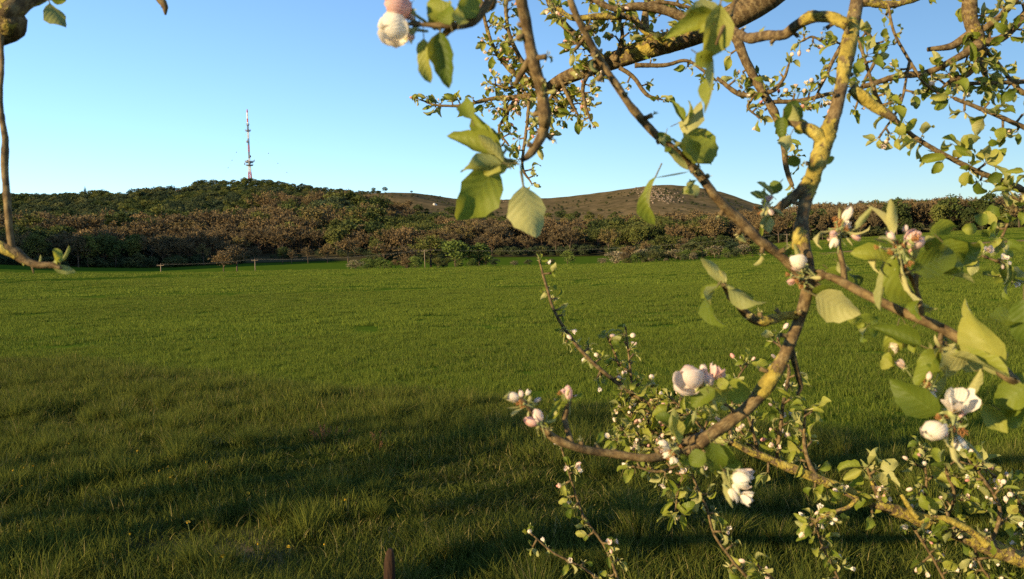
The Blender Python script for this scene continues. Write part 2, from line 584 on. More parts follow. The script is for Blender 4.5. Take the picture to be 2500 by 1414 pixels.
def grass():
    # wheat, three bands of detail by distance
    pts = []; rot = []; scl = []; pid = []; tint = []
    protos = []
    for k in range(3):
        m = MB(); blades(m, 620, 0.56, 0.055, 0.125, 0.0060, 0.60, 20 + k, seg=3); protos.append(m)
    for k in range(2):
        m = MB(); blades(m, 900, 1.25, 0.06, 0.13, 0.011, 0.6, 30 + k, seg=2); protos.append(m)
    for k in range(2):
        m = MB(); blades(m, 1000, 3.6, 0.07, 0.14, 0.028, 0.6, 40 + k, seg=2); protos.append(m)
    for k in range(2):
        m = MB(); blades(m, 900, 8.5, 0.09, 0.17, 0.075, 0.5, 45 + k, seg=2); protos.append(m)
    r = np.random.default_rng(5)
    for r0, r1, cell, ids, marg in ((4.0, 21, 0.46, (0, 1, 2), 1.0), (21, 52, 1.05, (3, 4), 2), (52, 130, 3.1, (5, 6), 4), (130, 419, 7.2, (7, 8), 9)):
        x, y = cells(r0, r1, cell, marg, lambda x, y: (slope_line(x, y) > -0.1) & ~((np.abs(np.hypot(x, y) - 226) < 7) & (np.arctan2(x, y) > .335)) & ((np.hypot(x, y) < 232) | (np.arctan2(x, y) > 0.24)))
        g = vnoise(x / 5.0, y / 5.0, 21) * 0.6 + vnoise(x / 0.9, y / 0.9, 22) * 0.4
        n = len(x)
        pts.append(np.stack([x, y, terrain_z(x, y) - 0.01], -1))
        rot.append(np.stack([r.normal(0, .04, n), r.normal(0, .04, n), r.uniform(0, 6.28, n)], -1))
        s = (0.78 + 0.45 * g) * r.uniform(0.9, 1.1, n)
        scl.append(np.stack([np.ones(n), np.ones(n), s], -1))
        pid.append(r.choice(ids, n)); tint.append(np.clip(1.2 * (1 - g) + r.uniform(-.2, .2, n), 0, 1))
    scatter('wheat_crop', protos, wheat_mat, np.concatenate(pts), np.concatenate(rot), np.concatenate(scl), np.concatenate(pid),
            np.concatenate(tint), kind='stuff', label='young green wheat covering the whole field', category='crop')
    # rough verge
    protos = []
    for k in range(3):
        m = MB(); blades(m, 560, 0.55, 0.06, 0.17, 0.0058, 0.5, 50 + k, tuft=0.075); protos.append(m)
    for k in range(2):      # tall tussocks
        m = MB(); blades(m, 230, 0.10, 0.22, 0.40, 0.0045, 0.25, 60 + k, tuft=0.035); protos.append(m)
    x, y = cells(2.2, 19, 0.34, 1.0, lambda x, y: slope_line(x, y) < 0.25)
    g = vnoise(x / 1.3, y / 0.8, 31) * 0.55 + vnoise(x / 0.45, y / 0.45, 32) * 0.45
    path = np.exp(-((slope_line(x, y) + 3.1) / 0.35) ** 2) * 0.6 + np.exp(-((slope_line(x, y) + 4.75) / 0.35) ** 2) * 1.1 * np.exp(-((x + 1.75) / 1.0) ** 2)
    n = len(x)
    s = np.clip(0.45 + 1.0 * g - 0.6 * path, 0.12, 1.4)
    P1 = np.stack([x, y, terrain_z(x, y) - 0.01], -1)
    R1 = np.stack([r.normal(0, .08, n), r.normal(0, .08, n), r.uniform(0, 6.28, n)], -1)
    S1 = np.stack([np.ones(n), np.ones(n), s], -1); D1 = r.integers(0, 3, n); T1 = np.clip(1.1 * (1 - g) + r.uniform(-.3, .3, n), 0, 1)
    x, y = cells(2.2, 16, 0.50, 1.0, lambda x, y: (slope_line(x, y) < -0.2) & ~((np.abs(slope_line(x, y) + 4.75) < .3) & (np.abs(x + 1.75) < .9)) & (vnoise(x / 1.1, y / 1.1, 33) > 0.36))
    n = len(x)
    P2 = np.stack([x, y, terrain_z(x, y) - 0.01], -1)
    R2 = np.stack([r.normal(0, .12, n), r.normal(0, .12, n), r.uniform(0, 6.28, n)], -1)
    ss = r.uniform(0.45, 1.0, n); S2 = np.stack([ss, ss, ss * r.uniform(.8, 1.1, n)], -1)
    scatter('meadow_grass', protos, verge_mat, np.concatenate([P1, P2]), np.concatenate([R1, R2]), np.concatenate([S1, S2]),
            np.concatenate([D1, r.integers(3, 5, n)]), np.concatenate([T1, r.uniform(0, .8, n)]),
            kind='stuff', label='rough tussocky meadow grass at the near edge of the field', category='grass')


grass()
# ------------------------------------------------------------------ woods, hedges and single trees
def crown_mat(name, stops, transl=0.25, fleck=0.35):
    t = NT(name)
    oi = t.n('ObjectInfo').outputs['Random']
    c = t.ramp(oi, stops)
    s = t.attr('shade')
    k = t.math('ADD', t.math('MULTIPLY', s, 2 * fleck), 1 - fleck)
    m = t.n('Mix'); m.data_type = 'RGBA'; m.blend_type = 'MULTIPLY'; m.inputs[0].default_value = 1.0
    cb = t.n('CombineColor'); [t.l(k, cb.inputs[i]) for i in range(3)]
    t.l(c, m.inputs[6]); t.l(cb.outputs[0], m.inputs[7])
    t.base(m.outputs[2], 0.85, 0.15)
    t.translucent(m.outputs[2], transl)
    return t.m


M_BARE = crown_mat('bare_twigs', [(0.0, (0.092, 0.071, 0.038)), (0.35, (0.126, 0.093, 0.046)), (0.75, (0.172, 0.118, 0.054)), (1.0, (0.140, 0.114, 0.040))], 0.12, 0.2)
M_OLIVE = crown_mat('fresh_spring_foliage', [(0.0, (0.040, 0.058, 0.018)), (0.4, (0.070, 0.088, 0.022)), (0.8, (0.110, 0.115, 0.030)), (1.0, (0.125, 0.135, 0.030))])
M_DARK = crown_mat('dark_scrub_foliage', [(0.0, (0.030, 0.046, 0.022)), (0.6, (0.056, 0.072, 0.030)), (1.0, (0.100, 0.104, 0.036))])
M_FIR = crown_mat('conifer_needles', [(0.0, (0.024, 0.042, 0.019)), (0.5, (0.042, 0.064, 0.025)), (1.0, (0.076, 0.090, 0.030))], 0.1)
M_BLOSSOM = crown_mat('white_hedge_blossom', [(0.0, (0.14, 0.12, 0.065)), (1.0, (0.24, 0.20, 0.12))], 0.2, 0.75)
M_BARK = plain('tree_bark', (0.085, 0.062, 0.042), 0.9, 0.1, 0.4, 3.0)
M_GREEN = crown_mat('bright_bush_foliage', [(0.0, (0.070, 0.105, 0.022)), (1.0, (0.115, 0.150, 0.032))])


def quads(mb, c, u, v, shade, mi=0):
    """many small quads: centres c, half axes u and v"""
    V = np.stack([c - u - v, c + u - v, c + u + v, c - u + v], 1).reshape(-1, 3)
    F = np.arange(len(c))[:, None] * 4 + np.arange(4)
    mb.add(V, F, mi, None, shade=np.repeat(shade, 4))


def rdir(r, n):
    v = r.normal(0, 1, (n, 3)); return v / np.linalg.norm(v, axis=1)[:, None]


def leafy_crown(seed, n=1100, leaf=0.035, w=0.36, base=0.22, lob=13):
    """unit-height tree crown made of leaf clumps"""
    r = np.random.default_rng(seed); mb = MB()
    k = lob
    d = rdir(r, k); d[:, 2] = d[:, 2] * 0.9
    cz = (base + 1) / 2; hz = (1 - base) / 2
    C = np.stack([d[:, 0] * w * 0.66, d[:, 1] * w * 0.66, cz + d[:, 2] * hz * 0.66], -1) * 1.0
    C[0] = (0, 0, cz + hz * 0.6)
    R = r.uniform(0.12, 0.20, k) * (w / 0.36)
    which = r.integers(0, k, n)
    q = rdir(r, n); q[:, 2] = np.where(r.uniform(0, 1, n) < 0.7, np.abs(q[:, 2]), q[:, 2])
    c = C[which] + q * (R[which] * r.uniform(0.55, 1.08, n))[:, None]
    u = rdir(r, n); v = np.cross(u, rdir(r, n)); v /= np.linalg.norm(v, axis=1)[:, None] + 1e-9
    s = leaf * r.uniform(0.5, 1.2, n)
    quads(mb, c, u * s[:, None], v * (s * 0.7)[:, None], r.uniform(0, 1, n) * 0.6 + r.uniform(0, .4, k)[which])
    return mb


def branching(seed, spread=0.42, limbs=9, trunk_h=0.28, twigs=True, twig_n=22, twig_w=0.0075):
    """bare deciduous tree of unit height: trunk MB and twig MB"""
    r = np.random.default_rng(seed)
    tr = MB(); tw = MB()
    top = np.array([r.normal(0, .02), r.normal(0, .02), 0.62])
    tube(tr, smooth_path([(0, 0, -0.03), (0.005, 0, trunk_h), top], 0.08), np.linspace(0.028, 0.008, len(smooth_path([(0, 0, -0.03), (0.005, 0, trunk_h), top], 0.08))), 6)
    tips = []
    for i in range(limbs):
        a = 2.4 * i + r.uniform(-.4, .4); z0 = trunk_h + (0.60 - trunk_h) * i / limbs
        el = r.uniform(0.35, 1.0); L = spread * r.uniform(0.65, 1.0) * (1.1 - 0.4 * i / limbs)
        p0 = np.array([0, 0, z0]); d = np.array([math.cos(a) * math.cos(el), math.sin(a) * math.cos(el), math.sin(el)])
        p1 = p0 + d * L * 0.5 + np.array([0, 0, 0.0]); p2 = p0 + d * L + np.array([0, 0, 0.10 * L / 0.4])
        tube(tr, [p0, p1, p2], [0.012, 0.008, 0.004], 4, cap=False)
        for j in range(6):
            t = r.uniform(0.35, 1.0); q0 = p0 + (p2 - p0) * t
            dd = d + r.normal(0, 0.55, 3); dd[2] = dd[2] * 0.8 + 0.25; dd /= np.linalg.norm(dd)
            l2 = L * r.uniform(0.3, 0.55); q1 = q0 + dd * l2
            tube(tr, [q0, q1], [0.005, 0.0022], 3, cap=False)
            tips.append((q0, q1, dd))
    for i in range(5):
        q0 = top; dd = np.array([r.normal(0, .4), r.normal(0, .4), 1.0]); dd /= np.linalg.norm(dd)
        q1 = q0 + dd * r.uniform(0.22, 0.36); tube(tr, [q0, q1], [0.006, 0.002], 3, cap=False); tips.append((q0, q1, dd))
    c = []; u = []; v = []
    for q0, q1, dd in tips:
        for k in range(twig_n):
            t = r.uniform(0.15, 1.05); b = q0 + (q1 - q0) * t
            d = dd + r.normal(0, 0.65, 3); d[2] += 0.15; d /= np.linalg.norm(d)
            L = r.uniform(0.03, 0.085)
            s = np.cross(d, rdir(r, 1)[0]); s /= np.linalg.norm(s)
            c.append(b + d * L / 2); u.append(d * L / 2); v.append(s * twig_w * r.uniform(0.6, 1.3))
    quads(tw, np.array(c), np.array(u), np.array(v), r.uniform(0, 1, len(c)))
    return tr, tw


def trunk_only(seed, h=0.55, rad=0.024):
    r = np.random.default_rng(seed); mb = MB()
    p = smooth_path([(0, 0, -0.03), (r.normal(0, .01), r.normal(0, .01), h * 0.5), (r.normal(0, .02), r.normal(0, .02), h)], 0.1)
    tube(mb, p, np.linspace(rad, rad * 0.4, len(p)), 6)
    for i in range(7):
        a = 2.4 * i; z = h * (0.45 + 0.07 * i); L = r.uniform(0.15, 0.28)
        tube(mb, [(0, 0, z), (math.cos(a) * L * .6, math.sin(a) * L * .6, z + L * .45), (math.cos(a) * L, math.sin(a) * L, z + L * .9)], [rad * .4, rad * .25, rad * .1], 4, cap=False)
    return mb


def conifer(seed, w=0.17, n=26):
    r = np.random.default_rng(seed); mb = MB()
    for i in range(n):
        z = 0.10 + 0.88 * (i / n) ** 0.92
        R = w * (1 - z) ** 0.75 + 0.012
        k = 9
        for j in range(k):
            a = 2 * math.pi * j / k + i * 0.7 + r.uniform(-.25, .25)
            L = R * r.uniform(0.7, 1.15)
            d = np.array([math.cos(a), math.sin(a), -0.35 * r.uniform(0.5, 1.3)])
            s = np.array([-math.sin(a), math.cos(a), 0]) * L * 0.36
            p0 = np.array([0, 0, z]); p1 = p0 + d * L
            m = p0 + d * L * 0.55 + np.array([0, 0, 0.012])
            mb.add([p0, m - s, p1, m + s], [[0, 1, 2, 3]], 0, None, shade=r.uniform(0, 1))
    mb.add([(0, 0, 0.93), (0.008, 0, 0.93), (0, 0, 1.02)], [[0, 1, 2]], 0, None, shade=0.5)
    return mb


def bush(seed, n=800, leaf=0.05):
    return leafy_crown(seed, n, leaf, 0.62, 0.0, 16)


KINDS = {}
def reg(kind, trunk, crown, mat):
    KINDS.setdefault(kind, []).append((trunk, crown, mat,
        trunk.mesh(kind + '_trunk', M_BARK), crown.mesh(kind + '_crown', mat, smooth=False)))


for s in range(4):
    tr, tw = branching(100 + s, spread=0.40 + 0.03 * s, limbs=9 + s)
    reg('bare', tr, tw, M_BARE)
for s in range(4):
    reg('leafy', trunk_only(120 + s), leafy_crown(130 + s, 1300, 0.026, 0.34 + 0.03 * s), M_OLIVE)
for s in range(3):
    reg('dark', trunk_only(140 + s, 0.4, 0.02), leafy_crown(150 + s, 1000, 0.036, 0.50, 0.08), M_DARK)
for s in range(3):
    reg('fir', trunk_only(160 + s, 0.3, 0.016), conifer(170 + s, 0.17 + 0.025 * s), M_FIR)
for s in range(2):
    tr, tw = branching(180 + s, 0.5, 9, 0.12, twig_n=9)
    reg('blossom', tr, leafy_crown(185 + s, 900, 0.030, 0.55, 0.02, 15), M_BLOSSOM)
for s in range(2):
    reg('green', trunk_only(190 + s, 0.4, 0.02), leafy_crown(195 + s, 1300, 0.030, 0.46, 0.06), M_GREEN)
# half-leafed trees: twigs plus a thin veil of young leaves
for s in range(2):
    tr, tw = branching(200 + s, 0.46, 10)
    lf = leafy_crown(205 + s, 700, 0.020, 0.40, 0.2, 12)
    V = np.concatenate(lf.v); tw.add(V, np.concatenate(lf.f), 0, None, shade=np.concatenate(lf.attr['shade']))
    reg('budding', tr, tw, M_OLIVE)
    tr, tw = branching(210 + s, 0.46, 10)
    tw.add(V, np.concatenate(lf.f), 0, None, shade=np.concatenate(lf.attr['shade']))
    reg('russet', tr, tw, M_BARE)


def plant_tree(kind, x, y, h, label, category='tree', group=None, wide=1.0, var=None, name=None, sink=0.0):
    v = KINDS[kind][int(rng.integers(0, len(KINDS[kind]))) if var is None else var]
    z = float(terrain_z(x, y)) - sink
    nm = name or {'fir': 'conifer_tree', 'bare': 'bare_tree', 'blossom': 'blossoming_shrub', 'dark': 'shrub', 'green': 'leafy_bush'}.get(kind, 'deciduous_tree')
    t = thing(nm, label, category, (x, y, z), group, float(rng.uniform(0, 6.28)), (h * wide, h * wide, h))
    mkobj('trunk', v[3], t); mkobj('crown', v[4], t)
    return t


def at_px(px, py_guess, r):
    a, _ = az_tan(px, py_guess)
    return math.sin(a) * r, math.cos(a) * r


def px_h(h_px, r):
    return h_px * r / FPX


# --- trees and shrubs one can pick out singly (px, r, height px, width factor, kind, label)
single = [
    (545, 268, 46, 1.0, 'russet', 'shorter russet bare tree, left of a pair, before the dark meadow'),
    (578, 272, 56, 1.0, 'russet', 'taller russet bare tree, right of a pair, beside the second power pole from left'),
    (868, 250, 26, 1.25, 'blossom', 'creamy white blossoming shrub at the far field edge, leftmost of its kind'),
    (905, 258, 16, 1.3, 'dark', 'low dark shrub just right of the leftmost creamy blossoming shrub'),
    (938, 262, 56, 1.1, 'bare', 'dark brown bare tree at field edge right of the creamy shrub'),
    (990, 262, 50, 1.0, 'russet', 'russet half-bare tree left of the tall power pole at the field edge'),
    (1052, 268, 70, 1.05, 'budding', 'tall yellowish budding oak right behind the tall power pole'),
    (1112, 262, 58, 1.0, 'green', 'round green willow bush right of the tall power pole, left of a pair'),
    (1170, 262, 50, 1.15, 'green', 'round green willow bush, right of a pair at the field edge'),
    (1208, 256, 20, 1.2, 'dark', 'dark hedge shrub beside the right-hand green willow bush'),
    (1256, 256, 15, 1.5, 'blossom', 'pale low shrub behind the tip of the rising twig'),
    (1290, 262, 16, 1.7, 'dark', 'wide dark low hedge shrub left of the small round tree'),
    (1345, 262, 17, 1.5, 'dark', 'dark low shrub touching the small round tree on its left'),
    (1385, 258, 36, 0.85, 'green', 'small round bright green tree standing alone at the field edge'),
    (1470, 262, 12, 1.9, 'blossom', 'low brownish shrub right of the small round green tree'),
    (1503, 262, 24, 1.25, 'blossom', 'rounded creamy shrub, first after the gap in the hedge'),
    (1535, 266, 32, 1.0, 'russet', 'small reddish bare tree among the hedge shrubs'),
    (1568, 262, 26, 1.4, 'blossom', 'wide creamy brown shrub right of the small reddish bare tree'),
    (1596, 266, 30, 1.2, 'dark', 'dark green shrub in the middle of the hedge'),
    (1628, 286, 50, 1.1, 'budding', 'olive budding tree rising from the middle of the hedge'),
    (1648, 262, 24, 1.5, 'blossom', 'creamy shrub in front of the olive budding hedge tree'),
    (1690, 266, 34, 1.2, 'dark', 'dark green shrub right of the olive budding hedge tree'),
    (1715, 288, 46, 1.1, 'budding', 'second olive budding tree in the hedge, left of the diagonal branch'),
    (1745, 262, 28, 1.5, 'blossom', 'broad pale shrub under the diagonal branch'),
    (1785, 264, 34, 1.3, 'dark', 'dark shrub under the diagonal branch'),
    (1815, 260, 28, 1.5, 'blossom', 'pale brown shrub next to last in the hedge'),
    (1520, 300, 40, 1.0, 'budding', 'olive budding tree behind the first rounded creamy shrub'),
    (1580, 300, 44, 1.0, 'russet', 'russet tree behind the middle of the hedge'),
    (1668, 300, 46, 1.0, 'russet', 'russet bare tree between the two olive hedge trees'),
    (1765, 300, 44, 1.0, 'budding', 'third olive budding tree, behind the broad pale shrub'),
    (1820, 300, 34, 1.0, 'russet', 'russet tree behind the right end of the hedge'),
    (1848, 262, 30, 1.2, 'green', 'green shrub ending the hedge near the right-hand power pole'),
    (208, 1000, 24, 1.2, 'fir', 'lone pointed conifer on the left skyline'),
    (248, 1000, 14, 1.2, 'dark', 'small round tree on the skyline right of the lone conifer'),
    (337, 1000, 13, 1.0, 'dark', 'tiny dark tree on the skyline where the left ridge starts to climb'),
    (912, 996, 13, 1.1, 'leafy', 'small open-crowned tree on the saddle skyline, left of a pair'),
    (940, 996, 14, 1.3, 'leafy', 'bigger open-crowned tree on the saddle skyline, right of a pair'),
    (1199, 1040, 10, 1.2, 'dark', 'tiny dark bush on the skyline right of the hanging leaf'),
    (622, 400, 44, 1.05, 'bare', 'pale rounded bare tree standing out before the dark wood'),
    (690, 398, 40, 0.9, 'budding', 'slim budding tree before the dark wood'),
    (712, 396, 34, 0.8, 'bare', 'slim pale bare tree right of the slim budding tree'),
    (752, 396, 40, 0.8, 'bare', 'thin whitish bare tree at the edge of the dark meadow'),
    (800, 400, 44, 1.2, 'russet', 'russet round-headed tree at the right end of the dark meadow'),
    (850, 402, 56, 1.2, 'russet', 'large russet round-headed tree above the creamy shrub'),
]
EDGE_PX = [(0, 670), (400, 668), (800, 661), (1000, 657), (1300, 650), (1500, 646), (1700, 640), (1900, 633)]
for px, r, hp, wd, kind, lab in single:
    x, y = at_px(px, 640 if r < 500 else 475, r)
    if r < 300 and px > 1460:
        hp *= 1.4
    elif r < 300 and hp > 40:
        hp *= 1.15
    h = px_h(hp, r) * 1.05
    if r < 300:      # the foot stands in the dip behind the crest of the field
        ey = float(np.interp(px, *zip(*EDGE_PX)))
        h = 1.65 + r * az_tan(px, ey - hp)[1] - float(terrain_z(x, y))
        wd = min(1.6, wd * {'dark': 1.3, 'blossom': 1.3, 'green': 1.55, 'budding': 1.45}.get(kind, 1.3))
    plant_tree(kind, x, y, h, lab, 'shrub' if ('shrub' in lab or 'bush' in lab) else 'tree', None, wd)

HEDGE = {}
# low growth that closes the hedge between the picked-out trees
for k in range(92):
    px = float(rng.uniform(885, 1205)) if k < 40 else float(rng.uniform(1478, 1868))
    ey = float(np.interp(px, *zip(*EDGE_PX))); r = float(rng.uniform(240, 282)); x, y = at_px(px, 640, r)
    tall = rng.uniform(14, 36) if k >= 40 else rng.uniform(12, 34)
    h = 1.65 + r * az_tan(px, ey - tall)[1] - float(terrain_z(x, y))
    kind = str(rng.choice(['dark', 'dark', 'blossom', 'budding', 'russet', 'green', 'leafy'] if k >= 40 else ['dark', 'russet', 'budding', 'green', 'green']))
    side = 'beside the tall power pole' if k < 40 else 'of the hedge under the diagonal branch'
    _t = plant_tree(kind, x, y, h, {'dark': 'dark', 'blossom': 'pale', 'budding': 'yellowish', 'russet': 'russet', 'green': 'green', 'leafy': 'olive'}[kind] + f' low shrub {side}', 'shrub',
               f'{kind} filling shrubs {side}', float(rng.uniform(1.0, 1.4)), name='hedge_shrub', sink=.3)
    HEDGE.setdefault(_t['label'], []).append(_t)
for _lab, _ts in HEDGE.items():
    number_from_left(_ts, lambda o, _lab=_lab: f'{o} {_lab}, counted from the left')


def woods():
    r = np.random.default_rng(77)
    rows = []
    rr = 424.0
    while rr < 1010:
        sp = 9.3 if rr < 740 else 7.4
        n = int(1.62 * rr / sp)
        a = -0.86 + 1.62 * (np.arange(n) + r.uniform(-.42, .42, n)) / n
        rad = rr + r.uniform(-.45, .45, n) * sp
        rows.append(np.stack([a, rad], -1)); rr += sp
    q = np.concatenate(rows)
    x = np.sin(q[:, 0]) * q[:, 1]; y = np.cos(q[:, 0]) * q[:, 1]
    z = terrain_z(x, y)
    px, py, _ = proj(np.stack([x, y, z], -1))
    out = {k: [] for k in ('bare', 'leafy', 'dark', 'fir', 'russet', 'budding')}
    fronts = []
    pn = 0.75 * vnoise(x / 62, y / 62, 41) + 0.25 * vnoise(x / 20, y / 20, 43)          # stands: patches of one kind
    pn2 = vnoise(x / 16, y / 16, 42)
    for i in range(len(x)):
        X, Rr, n1, n2 = px[i], q[i, 1], pn[i], pn2[i]
        u = r.uniform(); kind = None; h = 10
        if X < 930:
            if 560 < X < 900 and Rr < 452:
                continue                       # open meadow in the bottom
            if Rr < 520:
                kind = 'bare' if n1 > 0.55 else ('dark' if n2 < 0.40 else ('leafy' if n2 < 0.68 else 'russet')); h = r.uniform(9, 16) if kind != 'dark' else r.uniform(6, 10)
            elif Rr < 672 + 50 * (n2 - .5) + 60 * (X > 640):
                kind = ('bare' if u < 0.6 else 'russet' if u < .8 else 'budding') if n1 > 0.36 else ('fir' if n2 < .4 and X > 400 else 'leafy' if n2 < .7 else 'dark'); h = r.uniform(9, 21)
            else:
                bare_slope = (X > 640) and (py[i] > 492 - (X - 640) * 0.02) and Rr > 790
                if bare_slope and u > 0.22:
                    continue
                if X > 330 and X < 470 and py[i] < 478 and u > 0.3:
                    continue
                kind = 'dark' if n1 < 0.55 else 'leafy'
                h = r.uniform(5.0, 9.0) if Rr > 900 else r.uniform(6, 12)
                if u > 0.85:
                    kind = 'leafy'
                if X > 680 and Rr > 860:
                    h *= max(.32, 1 - (X - 680) / 330)
                if X < 470 and Rr > 880:
                    h *= 0.5 if X > 200 else .65
        elif X < 1850:
            if X < 1460 and Rr < 430:
                continue
            if Rr < 560:
                kind = ('russet' if u < 0.35 else 'bare') if n1 > 0.34 else ('budding' if n2 > 0.4 else 'leafy'); h = r.uniform(8.5, 15)
                if X > 1250 and X < 1500 and Rr < 470 and u < .3:
                    continue
            elif Rr < 640 + 50 * (n2 - .5):
                kind = 'fir' if (n1 < 0.6 or u < .4) else 'leafy'; h = r.uniform(9, 13)
            elif Rr < 720 and X > 1000:
                kind = 'fir' if u < 0.65 else 'leafy'; h = r.uniform(6.5, 10)
                if u > .9 and n2 > .5: continue
            else:
                if X < 1000 and u < .5 and Rr < 760:
                    kind = 'bare'; h = r.uniform(8, 12)
                elif (n2 > 0.60 and u < .45) or u < 0.04:
                    kind = 'dark'; h = r.uniform(0.8, 2.6)
                else:
                    continue
        else:
            if Rr > 755: continue
            kind = 'bare' if n1 > 0.5 else ('russet' if n2 > 0.5 else 'leafy'); h = r.uniform(8, 16)
            if Rr > 640:
                kind = 'fir' if u < 0.4 else kind; h = r.uniform(7, 13) if kind != 'fir' else r.uniform(11, 18)
        rec = (kind, x[i], y[i], h, X)
        if Rr < 438 and -60 < X < 2560:
            fronts.append(rec)
        else:
            out[kind].append((x[i], y[i], z[i] - 0.2, h))
    words_ = {'bare': 'bare brown tree', 'russet': 'russet bare-twigged tree', 'leafy': 'olive green tree', 'budding': 'budding olive tree', 'dark': 'dark green shrubby tree', 'fir': 'dark conifer'}
    gr = {}
    for kind, X_, Y_, h, X in fronts:
        w = 'left wood' if X < 930 else ('wood below the bare hilltop' if X < 1850 else 'wood above the right-hand field')
        t = plant_tree(kind, X_, Y_, h, f'{words_[kind]} in the front row of the {w}', 'tree', f'{words_[kind]}s along the edge of the {w}')
        gr.setdefault((words_[kind], w), []).append(t)
    for (k_, w_), ts in gr.items():
        number_from_left(ts, lambda o: f'{o} {k_} from the left along the {w_}')
    titles = {'bare': ('bare_wood', 'brown leafless wood covering the lower hillside'), 'russet': ('russet_wood', 'russet twiggy trees massed through the hillside wood'),
              'leafy': ('olive_wood', 'olive green spring trees massed on the hillside'), 'dark': ('hillside_scrub', 'dark green scrub covering the upper hill'),
              'fir': ('conifer_belt', 'dark conifers massed in a belt below the bare hilltop'), 'budding': ('budding_wood', 'budding yellowish trees massed in the lower wood')}
    for kind, lst in out.items():
        A = np.array(lst); n = len(A)
        protos = []
        for tr, cr, mat, _, _ in KINDS[kind]:
            m = MB()
            m.add(np.concatenate(cr.v), np.concatenate(cr.f) if len({f.shape[1] for f in cr.f}) == 1 else cr.f[0], 0, None, shade=np.concatenate(cr.attr['shade'])[:len(np.concatenate(cr.v))])
            quadsf = [f for f in tr.f if f.shape[1] == 4]
            m.add(np.concatenate(tr.v), np.concatenate(quadsf), 1, None, shade=0.5)
            protos.append(m)
        wd = r.uniform(1.05, 1.55, n)
        scatter(titles[kind][0], protos, [KINDS[kind][0][2], M_BARK], A[:, :3], np.stack([np.zeros(n), np.zeros(n), r.uniform(0, 6.28, n)], -1),
                np.stack([A[:, 3] * wd, A[:, 3] * wd, A[:, 3]], -1), r.integers(0, len(protos), n), r.uniform(0, 1, n),
                kind='stuff', label=titles[kind][1], category='wood')
    # undergrowth along the foot of the woods
    a = r.uniform(-0.60, 0.56, 900); rad = r.uniform(414, 446, 900)
    X_ = np.sin(a) * rad; Y_ = np.cos(a) * rad; Z_ = terrain_z(X_, Y_); qx, _, _ = proj(np.stack([X_, Y_, Z_], -1))
    k = ~((qx > 590) & (qx < 900) & (rad < 440)) & ~((qx > 1180) & (qx < 1480) & (rad < 425)) & ~((qx > 1850) & (rad < 427))
    X_, Y_, Z_ = X_[k], Y_[k], Z_[k]; n = len(X_); h = r.uniform(2.0, 5.0, n)
    protos = []
    for tr, cr, mat, _, _ in KINDS['dark'] + KINDS['leafy'][:1]:
        m = MB(); m.add(np.concatenate(cr.v), np.concatenate(cr.f), 0, None, shade=np.concatenate(cr.attr['shade'])); protos.append(m)
    scatter('undergrowth', protos, [M_DARK], np.stack([X_, Y_, Z_ - .3], -1), np.stack([np.zeros(n), np.zeros(n), r.uniform(0, 6, n)], -1),
            np.stack([h * 1.3, h * 1.3, h], -1), r.integers(0, 4, n), r.uniform(0, 1, n), kind='stuff', label='dark undergrowth along the foot of the woods', category='undergrowth')
    print('WOODS', {k: len(v) for k, v in out.items()}, 'fronts', len(fronts))


woods()
# ------------------------------------------------------------------ mast, power line, rocks
M_RED = plain('mast_red_paint', (0.38, 0.055, 0.045), 0.6, 0.4, 0.15, 0.5)
M_WHITE = plain('mast_white_paint', (0.60, 0.56, 0.53), 0.6, 0.4, 0.06, 0.5)
M_STEEL = plain('galvanised_steel', (0.16, 0.16, 0.17), 0.5, 0.5, 0.2, 1.0)
M_POLE = plain('weathered_pole_wood', (0.20, 0.155, 0.105), 0.85, 0.2, 0.25, 2.0)
M_WIRE = plain('power_wire', (0.24, 0.22, 0.18), 0.95, 0.05, 0.05, 1.0)
M_INS = plain('insulator_porcelain', (0.10, 0.05, 0.035), 0.3, 0.5, 0.1, 10)


